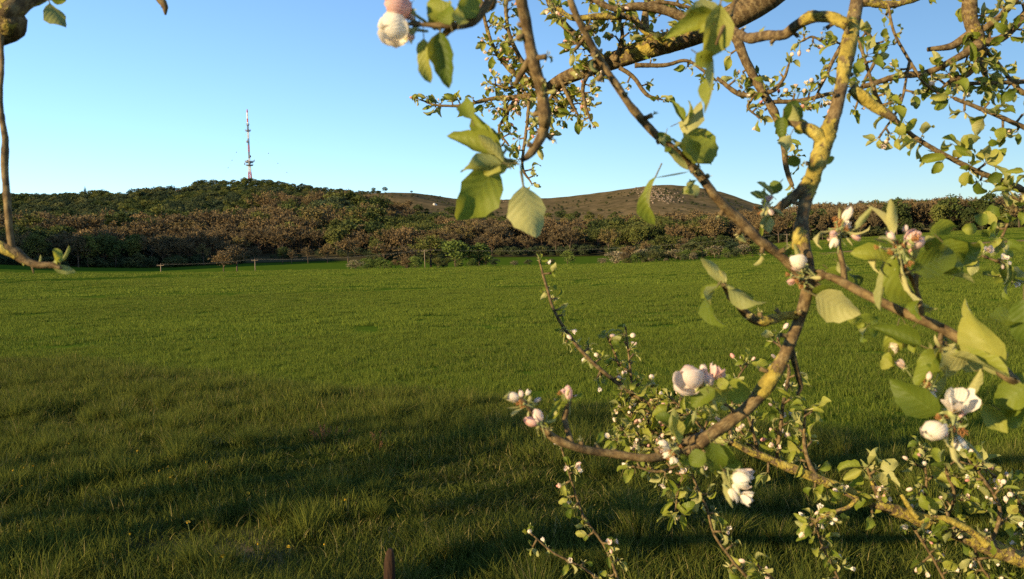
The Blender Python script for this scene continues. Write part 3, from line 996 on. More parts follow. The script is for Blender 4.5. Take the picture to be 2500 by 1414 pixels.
def mast():
    R = 1010.0
    a, t_top = az_tan(600, 267); a2, t_base = az_tan(611, 446)
    x, y = math.sin(a2) * R, math.cos(a2) * R
    z0 = float(terrain_z(x, y)) - 0.5
    ztop = 1.65 + R * t_top
    H = ztop - z0
    root = thing('radio_mast', 'tall slim red and white radio mast on the wooded hilltop', 'mast', (x, y, z0))
    m_px = R / FPX

    def zpx(py):
        return 1.65 + R * az_tan(606, py)[1] - z0
    # splayed lattice foot, alternately painted
    def lattice(name, za, zb, wa, wb, bays, mat, bar=0.28):
        mb = MB()
        for cx, cy in ((-1, -1), (1, -1), (1, 1), (-1, 1)):
            tube(mb, [(cx * wa, cy * wa, za), (cx * wb, cy * wb, zb)], bar, 5)
        for i in range(bays):
            f0, f1 = i / bays, (i + 1) / bays
            w0, w1 = wa + (wb - wa) * f0, wa + (wb - wa) * f1
            h0, h1 = za + (zb - za) * f0, za + (zb - za) * f1
            for s in ((0, -1), (1, 0), (0, 1), (-1, 0)):
                p = np.array([s[0], s[1]]); q = np.array([-s[1], s[0]])
                A = np.append((p + q) * w0, h0); B = np.append((p - q) * w1, h1)
                A2 = np.append((p - q) * w0, h0); B2 = np.append((p + q) * w1, h1)
                tube(mb, [A, B], bar * 0.55, 4); tube(mb, [A2, B2], bar * 0.55, 4); tube(mb, [B, B2], bar * 0.55, 4)
        return mb.obj(name, mat, root, smooth=False)
    zp1 = zpx(404); zp2 = zpx(396); zs = zpx(306); zq = zpx(320)
    lattice('tower_foot', 0, zp1 * 0.33, 2.3, 1.7, 2, M_WHITE)
    lattice('tower_foot', zp1 * 0.33, zp1 * 0.70, 1.7, 1.15, 2, M_RED)
    lattice('tower_foot', zp1 * 0.70, zp1, 1.15, 0.85, 2, M_WHITE)
    cols = [M_WHITE, M_STEEL, M_RED, M_STEEL, M_WHITE, M_STEEL]
    n = 6
    for i in range(n):
        lattice('mast_section', zp1 + (zs - zp1) * i / n, zp1 + (zs - zp1) * (i + 1) / n, 0.66, 0.66, 4, cols[i], 0.18)
    # cylindrical antenna on top, red and white bands
    bands = [M_WHITE, M_RED, M_WHITE, M_WHITE, M_RED]
    for i, bm in enumerate(bands):
        mb = MB(); za = zs + (H - zs) * i / 5; zb = zs + (H - zs) * (i + 1) / 5 - 0.05
        tube(mb, [(0, 0, za), (0, 0, za + 0.1), (0, 0, zb)], [0.7, 0.78, 0.78 if i < 4 else 0.5], 12)
        mb.obj('antenna_cylinder', bm, root)

    def platform(z, rad, th=0.9):
        mb = MB()
        tube(mb, [(0, 0, z - th / 2), (0, 0, z), (0, 0, z + th / 2)], [rad * 0.85, rad, rad], 16)
        o = mb.obj('platform', M_STEEL, root)
        rail = MB()
        for k in range(14):
            a = 2 * math.pi * k / 14
            tube(rail, [(math.cos(a) * rad, math.sin(a) * rad, z + th / 2), (math.cos(a) * rad * 1.02, math.sin(a) * rad * 1.02, z + th / 2 + 1.3)], 0.08, 4)
            b = 2 * math.pi * (k + 1) / 14
            tube(rail, [(math.cos(a) * rad * 1.02, math.sin(a) * rad * 1.02, z + th / 2 + 1.2), (math.cos(b) * rad * 1.02, math.sin(b) * rad * 1.02, z + th / 2 + 1.2)], 0.08, 4)
        rail.obj('railing', M_STEEL, o)
    platform(zp1, 4.0); platform(zp2, 4.7, 1.2); platform(zq, 3.0, 0.7); platform(zpx(305.5), 1.6, 0.8)
    for k, (ang, zz) in enumerate(((0.2, zp2), (2.2, zp2), (3.6, zp1), (5.0, zp1), (4.2, zpx(350)), (5.4, zpx(386)))):
        mb = MB(); d = np.array([math.cos(ang), math.sin(ang), 0]); rad = 4.6 if k < 4 else 1.2
        c = d * rad + np.array([0, 0, zz + 1.6])
        tube(mb, [c, c + d * 0.3, c + d * 0.9], [0.3, 1.1, 1.4], 12)
        mb.obj('dish_antenna', M_STEEL, root)
    # guy wires with insulators
    for sgn, ends in ((-1, ((577, 371), (566, 390), (556, 408))), (1, ((651, 376), (672, 401), (692, 424)))):
        mb = MB()
        wx = lambda px: (px - 606) * m_px
        pts = [np.array([wx(px), 0.6 * sgn, zpx(py)]) for px, py in ends]
        slope = (pts[2] - pts[0]) / (pts[2][0] - pts[0][0])
        top = pts[0] + slope * (0.7 * sgn - pts[0][0]); bot = pts[2] + (pts[2] - pts[0]) * 1.4
        tube(mb, [top, bot], 0.012, 4); mb.obj('guy_wire', M_STEEL, root)
        for p in pts:
            b = MB(); tube(b, [p - (0, 0, .55), p - (0, 0, .2), p + (0, 0, .2), p + (0, 0, .55)], [0.15, 0.5, 0.5, 0.15], 8)
            b.obj('insulator', M_STEEL, root)
    # anchor blocks are inside the wood


mast()


def power_line():
    spec = [(392, 646, 262, 'leftmost grey power pole beyond the far field edge'), (622, 634, 262, 'grey power pole beside the two russet bare trees'),
            (1036, 611, 258, 'tall pale power pole before the yellowish budding oak'), (1921, 571, 285, 'pale power pole in the right-hand field beside the flowering branch')]
    tops = []
    for px, py, R, lab in spec:
        a, t = az_tan(px, py)
        x, y = math.sin(a) * R, math.cos(a) * R; z0 = float(terrain_z(x, y)) - 0.4; H = 1.65 + R * t - z0
        root = thing('power_pole', lab, 'power pole', (x, y, z0), 'power poles across the fields')
        mb = MB(); tube(mb, [(0, 0, 0), (0, 0, H * .5), (0, 0, H)], [0.13, 0.11, 0.09], 10); mb.obj('pole', M_POLE, root)
        mb = MB(); box(mb, (0, -0.16, H - 0.25), (1.9, 0.09, 0.10)); mb.obj('crossarm', M_POLE, root, smooth=False)
        ends = []
        for s in (-0.85, 0.0, 0.85):
            i = MB(); zz = H - 0.18 if s else H; yy = -0.16 if s else 0
            tube(i, [(s, yy, zz), (s, yy, zz + .1), (s, yy, zz + .16), (s, yy, zz + .26)], [.03, .08, .09, .03], 8); i.obj('insulator', M_INS, root)
            ends.append(np.array([x + s, y + yy, z0 + zz + .24]))
        tops.append(ends)
    names = ['left', 'middle', 'right']
    # two more supports out of the picture carry the line on
    lefte = [e + np.array([-75, 70, 2.5]) for e in tops[0]]; righte = [e + np.array([120, 30, 6.0]) for e in tops[-1]]
    seq = [lefte] + tops + [righte]
    wheres = ['leaving the leftmost power pole to the left', 'between the two left-hand power poles', 'between the russet trees and the tall pole',
              'from the tall pole to the right-hand pole', 'leaving the right-hand power pole to the right']
    for k in range(1, len(seq) - 2):
        for j in range(3):
            p, q = seq[k][j], seq[k + 1][j]
            t = np.linspace(0, 1, 25)[:, None]
            sag = min(4.2, np.linalg.norm(q - p) * 0.019)
            L = p + (q - p) * t; L[:, 2] -= (4 * sag * t * (1 - t))[:, 0]
            mb = MB(); tube(mb, L, 0.007, 4)
            mb.obj('power_wire', M_WIRE, label=f'{names[j]} strand of the thin power line {wheres[k]}', category='wire', group=f'wires {wheres[k]}')


power_line()


def rocks():
    m = plain('pale_limestone', (0.22, 0.165, 0.12), 0.9, 0.2, 0.35, 0.4)
    r = np.random.default_rng(9)

    def rock(mb, c, s):
        # lumpy low polyhedron
        d = np.array([[math.cos(a) * math.cos(e), math.sin(a) * math.cos(e), math.sin(e)] for e in (-.6, .1, .7) for a in np.arange(6) * math.pi / 3 + e] + [[0, 0, 1]])
        V = d * s * r.uniform(.65, 1.2, (len(d), 1)) + c
        F = [[k * 6 + j, k * 6 + (j + 1) % 6, k * 6 + 6 + (j + 1) % 6, k * 6 + 6 + j] for k in range(2) for j in range(6)]
        mb.add(V, F); n0 = mb.n - len(V)
        mb.f.append(np.array([[12 + j, 12 + (j + 1) % 6, 18] for j in range(6)]) + n0); mb.mi.append(np.zeros(6, np.int32))

    def spot(px, py, R0, R1):
        # where the view ray through the spot meets the ground
        a, t = az_tan(px, py); rr = np.linspace(R0, R1, 400)
        z = terrain_z(np.sin(a) * rr, np.cos(a) * rr); h = np.argmax(z >= 1.65 + rr * t)
        return np.array([math.sin(a) * rr[h], math.cos(a) * rr[h], z[h]]) if z[h] >= 1.65 + rr[h] * t else None
    for nm, n, f, lab in (('rock_outcrop', 330, lambda: (r.normal(1600, 22), r.normal(474, 10)), 'pale limestone outcrop near the top of the bare hill'),
                          ('rocky_scar', 40, lambda: (r.normal(452, 22), r.normal(466, 2.5)), 'pinkish rocky scar on the left ridge beside the wooded top'),
                          ('rock_scatter', 30, lambda: (r.uniform(1160, 1240), r.normal(492, 3)), 'scattered pale stones on the saddle between the hills')):
        mb = MB(); k = 0
        for i in range(n):
            px, py = f()
            if nm == 'rock_outcrop':
                px = px + (py - 474) * 1.2
            p = spot(px, py, 650, 1150)
            if p is None: continue
            rock(mb, p, r.uniform(0.3, 1.15)); k += 1
        if k:
            mb.obj(nm, m, smooth=False, label=lab, category='rocks', kind='stuff')
    p = spot(1065, 501, 650, 1150)
    if p is not None:
        mb = MB(); V0 = mb.n
        for i in range(5):
            rock(mb, p + r.normal(0, 1.0, 3) * (1, 1, .3), r.uniform(1.1, 1.9))
        mb.obj('boulder', plain('white_rock', (0.6, 0.56, 0.5), .9, .2, .2, .5), smooth=False, label='single white boulder on the dark slope between the two hills', category='rock')


rocks()
# ------------------------------------------------------------------ apple tree materials
def bark_mat():
    t = NT('apple_bark')
    tc = t.n('TexCoord').outputs['Object']
    n1 = t.noise(60, 6, 0.65, tc); n2 = t.noise(26, 4, 0.6, tc)
    n5 = t.noise(260, 4, 0.7, tc)
    c = t.ramp(t.math('ADD', t.math('MULTIPLY', n1, .6), t.math('MULTIPLY', n5, .4)), [(0.36, (0.028, 0.018, 0.008)), (0.5, (0.095, 0.061, 0.025)), (0.64, (0.200, 0.138, 0.055))])
    # horizontal lenticels
    w = t.n('TexWave'); w.wave_type = 'BANDS'; w.bands_direction = 'Y'
    w.inputs['Scale'].default_value = 18; w.inputs['Distortion'].default_value = 6; w.inputs['Detail'].default_value = 3
    t.l(t.n('UVMap').outputs[0], w.inputs['Vector'])
    c = t.mix(t.math('MULTIPLY', t.math('GREATER_THAN', w.outputs['Fac'], 0.80), 0.45), c, (0.24, 0.18, 0.085))
    lich = t.attr('lichen')
    n3 = t.noise(70, 4, 0.7, tc)
    m = t.math('MULTIPLY', t.math('SUBTRACT', t.math('ADD', lich, t.math('ADD', t.math('MULTIPLY', t.math('SUBTRACT', n2, .5), 1.5), t.math('MULTIPLY', t.math('SUBTRACT', n3, .5), 1.6))), 0.63), 7.0, True)
    lc = t.ramp(n1, [(0.3, (0.11, 0.088, 0.018)), (0.5, (0.275, 0.210, 0.034)), (0.72, (0.40, 0.335, 0.09))])
    t.base(t.mix(m, c, lc), 0.8, 0.25)
    t.bump(t.math('ADD', n1, t.math('MULTIPLY', m, t.noise(220, 3, .6, tc))), 0.7, 0.004)
    return t.m


def leaf_mat():
    t = NT('apple_leaf')
    uv = t.n('UVMap').outputs[0]
    sx = t.n('SeparateXYZ'); t.l(uv, sx.inputs[0])
    rnd = t.math('FRACT', t.math('ADD', t.n('ObjectInfo').outputs['Random'], t.attr('shade')))
    top = t.ramp(rnd, [(0.0, (0.080, 0.122, 0.012)), (0.35, (0.175, 0.220, 0.022)), (0.75, (0.300, 0.320, 0.042)), (1.0, (0.42, 0.40, 0.09))])
    au = t.math('ABSOLUTE', t.math('SUBTRACT', sx.outputs[0], 0.5))
    mid = t.math('LESS_THAN', au, 0.018)
    w = t.math('SINE', t.math('MULTIPLY', t.math('SUBTRACT', sx.outputs[1], t.math('MULTIPLY', au, 0.5)), 44.0))
    vein = t.math('MAXIMUM', mid, t.math('MULTIPLY', t.math('GREATER_THAN', t.math('ADD', w, t.math('MULTIPLY', t.noise(40, 2, .5), .5)), 1.18), 0.45))
    top = t.mix(t.math('MULTIPLY', vein, 0.22), top, (0.24, 0.30, 0.10))
    n = t.noise(90, 3, .6)
    top = t.mix(t.math('MULTIPLY', n, 0.25), top, (0.16, 0.20, 0.03))
    under = t.ramp(rnd, [(0.0, (0.28, 0.30, 0.10)), (1.0, (0.50, 0.47, 0.18))])
    under = t.mix(t.math('MULTIPLY', vein, 0.3), under, (0.46, 0.45, 0.22))
    bf = t.n('NewGeometry').outputs['Backfacing']
    c = t.mix(bf, top, under)
    c = t.mix(t.math('MULTIPLY', t.math('GREATER_THAN', t.noise(55, 2, .5), .70), .6), c, (0.16, 0.11, 0.03))
    # petiole strip is marked by v < 0
    c = t.mix(t.math('LESS_THAN', sx.outputs[1], -0.01), c, (0.26, 0.22, 0.10))
    t.base(c, 0.45, 0.25)
    t.bump(t.math('ADD', w, t.math('MULTIPLY', n, 2.0)), 0.22, 0.001)
    t.translucent(t.mix(0.5, c, (0.46, 0.43, 0.04)), 0.5)
    return t.m


def petal_mat():
    t = NT('apple_petal')
    uv = t.n('UVMap').outputs[0]
    sx = t.n('SeparateXYZ'); t.l(uv, sx.inputs[0])
    rnd = t.n('ObjectInfo').outputs['Random']
    pk = t.attr('pink')
    pk = t.math('ADD', t.math('ADD', pk, t.math('MULTIPLY', t.math('ABSOLUTE', t.math('SUBTRACT', sx.outputs[0], .5)), .12)), t.math('MULTIPLY', t.math('SUBTRACT', rnd, .5), .25), True)
    n = t.noise(3.5, 3, .6)
    w = t.math('MULTIPLY', t.math('SINE', t.math('MULTIPLY', sx.outputs[0], 60)), 0.05)
    f = t.math('ADD', t.math('MULTIPLY', pk, t.math('ADD', t.math('MULTIPLY', n, 1.1), 0.25)), w, True)
    c = t.mix(f, (0.90, 0.85, 0.71), (0.74, 0.28, 0.25))
    t.base(c, 0.75, 0.1)
    t.bump(t.math('SINE', t.math('ADD', t.math('MULTIPLY', sx.outputs[0], 40), t.math('MULTIPLY', sx.outputs[1], 6))), .25, .0006)
    t.translucent(c, 0.45)
    return t.m


M_ABARK = bark_mat(); M_LEAF = leaf_mat(); M_PETAL = petal_mat()
M_CALYX = plain('calyx_green', (0.26, 0.28, 0.11), 0.7, 0.2, 0.3, 60)
M_STAMEN = plain('stamen_yellow', (0.55, 0.40, 0.10), 0.7, 0.2, 0.3, 90)
M_FADED = plain('faded_stamen_orange', (0.36, 0.165, 0.055), 0.8, 0.2, 0.45, 120)
M_WOOLLY = plain('woolly_young_leaf', (0.50, 0.47, 0.27), 0.9, 0.1, 0.2, 50)


# ------------------------------------------------------------------ leaf, petal and bud meshes
def leaf_grid(curl, fold, twist, wav, seed, nu=4, nv=9, petiole=0.28, wid=0.29):
    r = np.random.default_rng(seed)
    mb = MB()
    v = np.linspace(0, 1, nv + 1); u = np.linspace(-1, 1, nu + 1)
    prof = wid * np.sin(math.pi * np.clip(v, 0.0, 1) ** 0.78) ** 0.72
    prof[1:-1] *= 1 + 0.05 * np.where(np.arange(nv - 1) % 2, 1, -1) + r.normal(0, .03, nv - 1)
    prof[0] = 0.02; prof[-1] = 0.004
    V = []; UV = []
    for i, t in enumerate(v):
        # centre line bends by curl (radians over the blade)
        if abs(curl) > 1e-3:
            y = math.sin(curl * t) / curl; z = -(1 - math.cos(curl * t)) / curl
        else:
            y, z = t, 0
        nz = np.array([0, math.sin(-curl * t) * -1, math.cos(curl * t)])
        tw = twist * t
        for q in u:
            wob = wav * math.sin(7 * t + 2.0 * np.sign(q) + seed) * abs(q) ** 2 * prof[i]
            x = q * prof[i] * math.cos(fold * abs(q))
            h = abs(q) * prof[i] * math.sin(fold * 1.0) + wob
            p = np.array([x * math.cos(tw) - h * math.sin(tw), y, z]) + nz * (h * math.cos(tw) + x * math.sin(tw))
            V.append(p); UV.append((q * 0.5 + 0.5, t))
    m = nu + 1
    F = [[i * m + j, i * m + j + 1, (i + 1) * m + j + 1, (i + 1) * m + j] for i in range(nv) for j in range(nu)]
    mb.add(V, F, 0, UV, shade=0.0)
    if petiole:
        k = 0.016
        A = [(-k, 0.02, 0.001), (k, 0.02, 0.001), (0, 0.02, 0.03), (-k, -petiole, 0.03), (k, -petiole, 0.03), (0, -petiole, 0.055)]
        mb.add(A, [[0, 3, 4, 1], [1, 4, 5, 2], [2, 5, 3, 0]], 0, [(0.5, -0.5)] * 6, shade=0.0)
    return mb


LEAFV = []
for k, (cu, fo, tw, wv) in enumerate([(0.6, 0.40, 0.15, 0.35), (1.2, 0.5, 0.4, 0.35), (-0.6, 0.55, -0.3, 0.4), (1.9, 0.45, 0.6, 0.35),
                                      (0.35, 0.85, 0.3, 0.25), (0.9, 0.3, -0.6, 0.5), (1.4, 0.95, 0.2, 0.2), (-1.1, 0.4, 0.5, 0.4)]):
    LEAFV.append(leaf_grid(cu, fo, tw, wv, k))
def wool_mat():
    t = NT('woolly_leaf_tip')
    c = t.ramp(t.noise(160, 3, .6), [(0.3, (0.30, 0.30, 0.10)), (0.7, (0.56, 0.50, 0.24))])
    t.base(c, .8, .15); t.translucent(c, .35)
    return t.m


M_WOOL = wool_mat()
N_GREEN = len(LEAFV)
for k, (cu, fo, tw, wv) in enumerate([(1.2, 0.8, 0.4, 0.3), (0.5, 1.0, -0.3, 0.2), (1.9, 0.6, 0.3, 0.3)]):
    LEAFV.append(leaf_grid(cu, fo, tw, wv, 20 + k, 2, 4, 0.3, 0.22))
LEAFM = [m.mesh('apple_leaf', M_LEAF if i < N_GREEN else M_WOOL) for i, m in enumerate(LEAFV)]


def balloon_petal():
    """petal wrapped round a unit ball, axis +Z, base at the origin"""
    mb = MB(); nu, nv = 4, 5; V = []; UV = []
    for i in range(nv + 1):
        t = i / nv; th = math.pi * (1 - (0.05 + 0.90 * t))     # polar angle from the top
        for j in range(nu + 1):
            u = j / nu * 2 - 1
            lon = u * 0.95 * (0.35 + 0.65 * math.sin(math.pi * min(1, 0.08 + 0.72 * t)))
            R = 0.5 * (1 + 0.12 * u + 0.05 * t + 0.06 * math.sin(5 * u + 5 * t) + .04 * math.sin(9 * u - 7 * t))
            V.append((R * math.sin(th) * math.cos(lon), R * math.sin(th) * math.sin(lon), 0.55 + 0.56 * math.cos(th)))
            UV.append((j / nu, t))
    m = nu + 1
    F = [[i * m + j, i * m + j + 1, (i + 1) * m + j + 1, (i + 1) * m + j] for i in range(nv) for j in range(nu)]
    return V, F, UV


def open_petal(el=0.45):
    """cupped spreading petal, unit length, leaving the axis +Z at angle el above the horizontal"""
    nu, nv = 4, 5; V = []; UV = []
    for i in range(nv + 1):
        t = i / nv; w = 0.40 * math.sin(math.pi * (0.06 + 0.80 * t)) ** 0.8
        a = el + 0.55 * (1 - t) - 0.35 * t
        x = 0.05 + math.sin(t * 1.25) / 1.25 * math.cos(el); z = 0.08 + t * math.sin(el) + 0.16 * math.sin(math.pi * t)
        for j in range(nu + 1):
            u = j / nu * 2 - 1
            V.append((x - 0.06 * abs(u), u * w, z + 0.16 * u * u * t + 0.04 * math.sin(5 * u + 3 * t))); UV.append((j / nu, t))
    m = nu + 1
    return V, [[i * m + j, i * m + j + 1, (i + 1) * m + j + 1, (i + 1) * m + j] for i in range(nv) for j in range(nu)], UV


def petal_mesh(kind, pink):
    V, F, UV = balloon_petal() if kind == 'balloon' else open_petal(0.5 if kind == 'open' else 1.0)
    mb = MB(); mb.add(V, F, 0, UV, pink=np.array([pink * (0.4 + 0.6 * (1 - uv[1])) if kind == 'open' else pink for uv in UV]))
    return mb.mesh('petal', M_PETAL)


PETALS = {(k, p): petal_mesh(k, v) for k in ('balloon', 'open', 'half') for p, v in (('white', 0.06), ('blush', 0.32), ('pink', 0.62))}


def calyx(mb, mi=0, stalk=1.3, bend=0.25):
    """stalk, cup and five sepals for a unit flower with axis +Z"""
    s = smooth_path([(bend * stalk * .8, 0, -stalk), (bend * stalk * 0.25, 0, -stalk * .45), (0, 0, -0.02)], 0.3)
    tube(mb, s, np.linspace(0.055, 0.07, len(s)), 6, mi)
    tube(mb, [(0, 0, -0.22), (0, 0, -0.1), (0, 0, 0.05), (0, 0, 0.12)], [0.07, 0.15, 0.19, 0.17], 8, mi)
    for k in range(5):
        a = 2 * math.pi * k / 5 + .3; d = np.array([math.cos(a), math.sin(a), 0]); q = np.array([-math.sin(a), math.cos(a), 0])
        mb.add([d * .16 + q * .10 + (0, 0, .05), d * .16 - q * .10 + (0, 0, .05), d * .36 - q * .05 + (0, 0, .10), d * .55 + (0, 0, -.02), d * .36 + q * .05 + (0, 0, .10)],
               [[0, 1, 2, 4], [4, 2, 3, 3]][:1], mi)
        mb.add([d * .36 - q * .05 + (0, 0, .10), d * .55 + (0, 0, -.02), d * .36 + q * .05 + (0, 0, .10)], [[0, 1, 2]], mi)


def stamens(mb, mi, n=14, h=0.4, spread=0.22, seed=0):
    r = np.random.default_rng(seed)
    for k in range(n):
        a = 2 * math.pi * k / n; rr = spread * r.uniform(0.3, 1.0)
        p = np.array([math.cos(a) * rr, math.sin(a) * rr, h * r.uniform(.75, 1.1)])
        tube(mb, [(math.cos(a) * .06, math.sin(a) * .06, 0.08), p], [0.018, 0.014], 3, mi, cap=False)
        tube(mb, [p - (0, 0, .03), p, p + (0, 0, .05)], [0.02, 0.045, 0.015], 4, mi)


_m = MB(); calyx(_m); CALYX_ME = _m.mesh('blossom', M_CALYX)
_m = MB(); stamens(_m, 0); STAMEN_ME = _m.mesh('stamens', M_STAMEN)
_m = MB(); calyx(_m, stalk=1.3); stamens(_m, 1, 26, 0.62, 0.34, 3); FADED_ME = _m.mesh('faded_blossom', [M_CALYX, M_FADED])


def bud_mesh(pink, nm='flower_bud'):
    mb = MB(); calyx(mb, 0, 1.6)
    V, F, UV = balloon_petal()
    V = np.array(V)
    for k in range(5):
        a = 2 * math.pi * k / 5; R = np.array([[math.cos(a), -math.sin(a), 0], [math.sin(a), math.cos(a), 0], [0, 0, 1]])
        mb.add(V @ R.T * (1 - 0.02 * k), F, 1, UV, pink=pink)
    return mb


def small_flower(pink, el):
    mb = MB(); calyx(mb, 0, 1.3); stamens(mb, 2, 6, .4, .2, 5)
    V, F, UV = open_petal(el); V = np.array(V)
    r = np.random.default_rng(int(el * 100))
    for k in range(5):
        a = 2 * math.pi * k / 5 + r.uniform(-.25, .25); R = np.array([[math.cos(a), -math.sin(a), 0], [math.sin(a), math.cos(a), 0], [0, 0, 1]])
        s = r.uniform(.75, 1.05); T = r.uniform(-.35, .35); Ry = np.array([[math.cos(T), 0, math.sin(T)], [0, 1, 0], [-math.sin(T), 0, math.cos(T)]])
        mb.add((V @ Ry.T @ R.T) * s, F, 1, UV, pink=pink)
    return mb


def tight_bud(pink):
    b = bud_mesh(pink)
    b.v = [v if len(v) != 30 else np.concatenate([v[:, :2] * 0.72, v[:, 2:] * 1.15], 1).astype(np.float32) for v in b.v]
    return b


BUDV = [small_flower(0.1, .95), small_flower(.25, .6), tight_bud(.35), tight_bud(0.8), bud_mesh(.15)]
BPINK = [.1, .25, .35, .8, .15]
BUDM = [b.mesh('flower_bud', [M_CALYX, M_PETAL, M_STAMEN]) for b in BUDV]

# ------------------------------------------------------------------ the tree
TRUNK = np.array([2.35, 2.15, 0.0])
def start_tree(t):
    global tree, T_INV, LEAVES, BUDS, SPURS
    tree = t; T_INV = np.array(t.location); LEAVES = []; BUDS = []; SPURS = MB()
    global CRUST
    CRUST = MB()


tree = thing('apple_tree', 'blossoming apple tree with lichened branches reaching into the picture from the right', 'tree', tuple(TRUNK * (1, 1, 0) + (0, 0, float(terrain_z(TRUNK[0], TRUNK[1])))))
T_INV = np.array(tree.location)
LEAVES = []      # (matrix 4x4 local, variant, apparent size)
BUDS = []
PATHS = {}


def frame(o, ydir, nrm, sx, sy, sz):
    y = ydir / np.linalg.norm(ydir); z = nrm - y * (nrm @ y); z /= np.linalg.norm(z) + 1e-12; x = np.cross(y, z)
    m = np.eye(4); m[:3, 0] = x * sx; m[:3, 1] = y * sy; m[:3, 2] = z * sz; m[:3, 3] = o
    return m


THIN = 0.80
CRUST = MB()


def crust(pp, rad2, li):
    """raised scales of lichen on the bark"""
    n, sides = rad2.shape
    k = int(np.sum(np.clip(li - .22, 0, 1)) * 2.6 * min(1.0, rad2.mean() / .004))
    if k < 1 or n < 4:
        return
    w = np.clip(li - .22, 0, 1) ** 1.3 + 1e-6
    idx = rng.choice(n, min(k, 900), p=w / w.sum())
    tg = np.gradient(pp, axis=0); tg /= np.linalg.norm(tg, axis=1)[:, None] + 1e-12
    for i in idx:
        q = np.cross(tg[i], rng.normal(0, 1, 3) + np.array([-.5, -.5, .5])); q /= np.linalg.norm(q) + 1e-9
        rad = rad2[i].mean(); s = rad * rng.uniform(.14, .40); b = np.cross(tg[i], q)
        if vnoise(pp[i][0] * 60 + q[0] * 2, pp[i][2] * 60 + q[2] * 2, 3) < .40:
            continue
        c = pp[i] + q * rad * rng.uniform(.98, 1.05) - T_INV
        m = 7; a = np.arange(m) * 2 * math.pi / m; rr = s * rng.uniform(.6, 1.2, m)
        ring = c + np.cos(a)[:, None] * tg[i] * rr[:, None] + np.sin(a)[:, None] * b * rr[:, None] + q * (rng.uniform(-.10, .30, m) * s)[:, None] - q * (rr ** 2 * np.sin(a) ** 2 / (2 * rad))[:, None]
        V = np.vstack([ring, c + q * s * rng.uniform(-.05, .25)])
        CRUST.add(V, [[j, (j + 1) % m, m] for j in range(m)], 0, None, lichen=1.0)




def branch(key, pts, lichen=0.25, world=(), knob=0.20, name='branch', target=None, hump=True):
    """pts: (px, py, width px, depth m[, lichen]); world: extra (x, y, z, radius) beyond the picture"""
    rows = []
    for p in pts:
        px, py, w, d = p[:4]; li = p[4] if len(p) > 4 else lichen
        q = P(px, py, d); rows.append((q[0], q[1], q[2], w / 2 * d / FPX, li))
    for q in world:
        rows.append((q[0], q[1], q[2], q[3], lichen))
    rows = np.array(rows)
    step = max(0.0022, float(np.min(rows[:, 3])) * (0.55 if rows[:, 4].max() > .5 else 1.0))
    S = smooth_path(rows, step)
    n = len(S)
    if n > 600:
        S = S[np.linspace(0, n - 1, 600).astype(int)]; n = 600
    rad = np.maximum(S[:, 3] * THIN, 0.0006)
    sides = 16 if rows[:, 4].max() > .5 and rad.max() > .004 else 12 if rad.max() > 0.006 else (8 if rad.max() > 0.003 else 6)
    s = np.concatenate([[0], np.cumsum(np.linalg.norm(np.diff(S[:, :3], axis=0), axis=1))])
    ang = np.arange(sides) * 2 * math.pi / sides
    sd = abs(hash(key)) % 1000 if not isinstance(key, str) else sum(ord(c) * (i + 3) for i, c in enumerate(key)) % 997
    su = s[:, None] / (rad.mean() * 2.2); cc = np.cos(ang)[None, :] * 1.3; ss_ = np.sin(ang)[None, :] * 1.3
    nz = fbm(su + cc * 0.7, ss_ + cc, 3, sd) * 2
    lump = np.maximum(0, 0.6 * vnoise(su * 2.2 + cc * 1.4, ss_ * 2.2 + 9.0, sd + 5) + 0.4 * vnoise(su * 6 + cc * 3, ss_ * 6 + 4.0, sd + 6) - 0.42) * 2.2
    li = S[:, 4][:, None]
    node = np.maximum(0, vnoise(su * 0.55, su * 0 + 3, sd + 9) - 0.68) * 1.2 if hump else 0
    rad2 = rad[:, None] * (1 + knob * nz + 0.42 * np.clip(li - 0.25, 0, 1) * lump + node * 0.5)
    # wander a little so that no stretch is ruler-straight
    j = np.stack([fbm(s / (rad.mean() * 14), s * 0 + k, 3, sd + 20 + k) for k in range(3)], -1) * rad.mean() * 1.1
    pp = S[:, :3] + j * np.clip(np.minimum(np.arange(n), np.arange(n)[::-1]) / 6, 0, 1)[:, None]
    mb = MB() if target is None else target
    tube(mb, pp - T_INV, rad, sides, 0, True, rad2=rad2, lichen=np.clip(li + 0.25 * (lump > 0.25) * (li > 0.3), 0, 1) * np.ones_like(rad2))
    PATHS[key] = (pp, rad)
    crust(pp, rad2, S[:, 4])
    if target is None:
        mb.obj(name, M_ABARK, tree)
    return pp


def leaf(bx, by, tx, ty, w, d, roll=0.0, var=None, d2=None, wool=False):
    """blade from pixel base to pixel tip, w px wide; roll 0 shows its upper face, 180 its underside"""
    b = P(bx, by, d); t = P(tx, ty, d if d2 is None else d2)
    y = t - b; L = np.linalg.norm(y)
    n0 = CAM - (b + t) / 2
    yy = y / L; n0 = n0 - yy * (n0 @ yy); n0 /= np.linalg.norm(n0)
    a = math.radians(roll); n = n0 * math.cos(a) + np.cross(yy, n0) * math.sin(a)
    sx = (w * d / FPX) / 0.52
    LEAVES.append((frame(b - T_INV, y, n, sx, L, L), int(rng.integers(0, 3)) if var is None else var, max(w, math.hypot(tx - bx, ty - by)) + 1000))


def leaf_at(p, dirv, size, wide=1.0, nrm=None, var=None):
    n = nrm if nrm is not None else rng.normal(0, 1, 3) + np.array([0, -0.4, 0.9])
    d = (p - CAM) @ fwd
    px, py, _ = proj(p)
    inside = -60 < px < 2560 and -60 < py < 1474 and d > 0.2
    LEAVES.append((frame(p - T_INV, dirv, n, size * wide, size, size), int(rng.integers(0, N_GREEN)) if var is None else var, size / max(d, .2) * FPX if inside else 0.1))


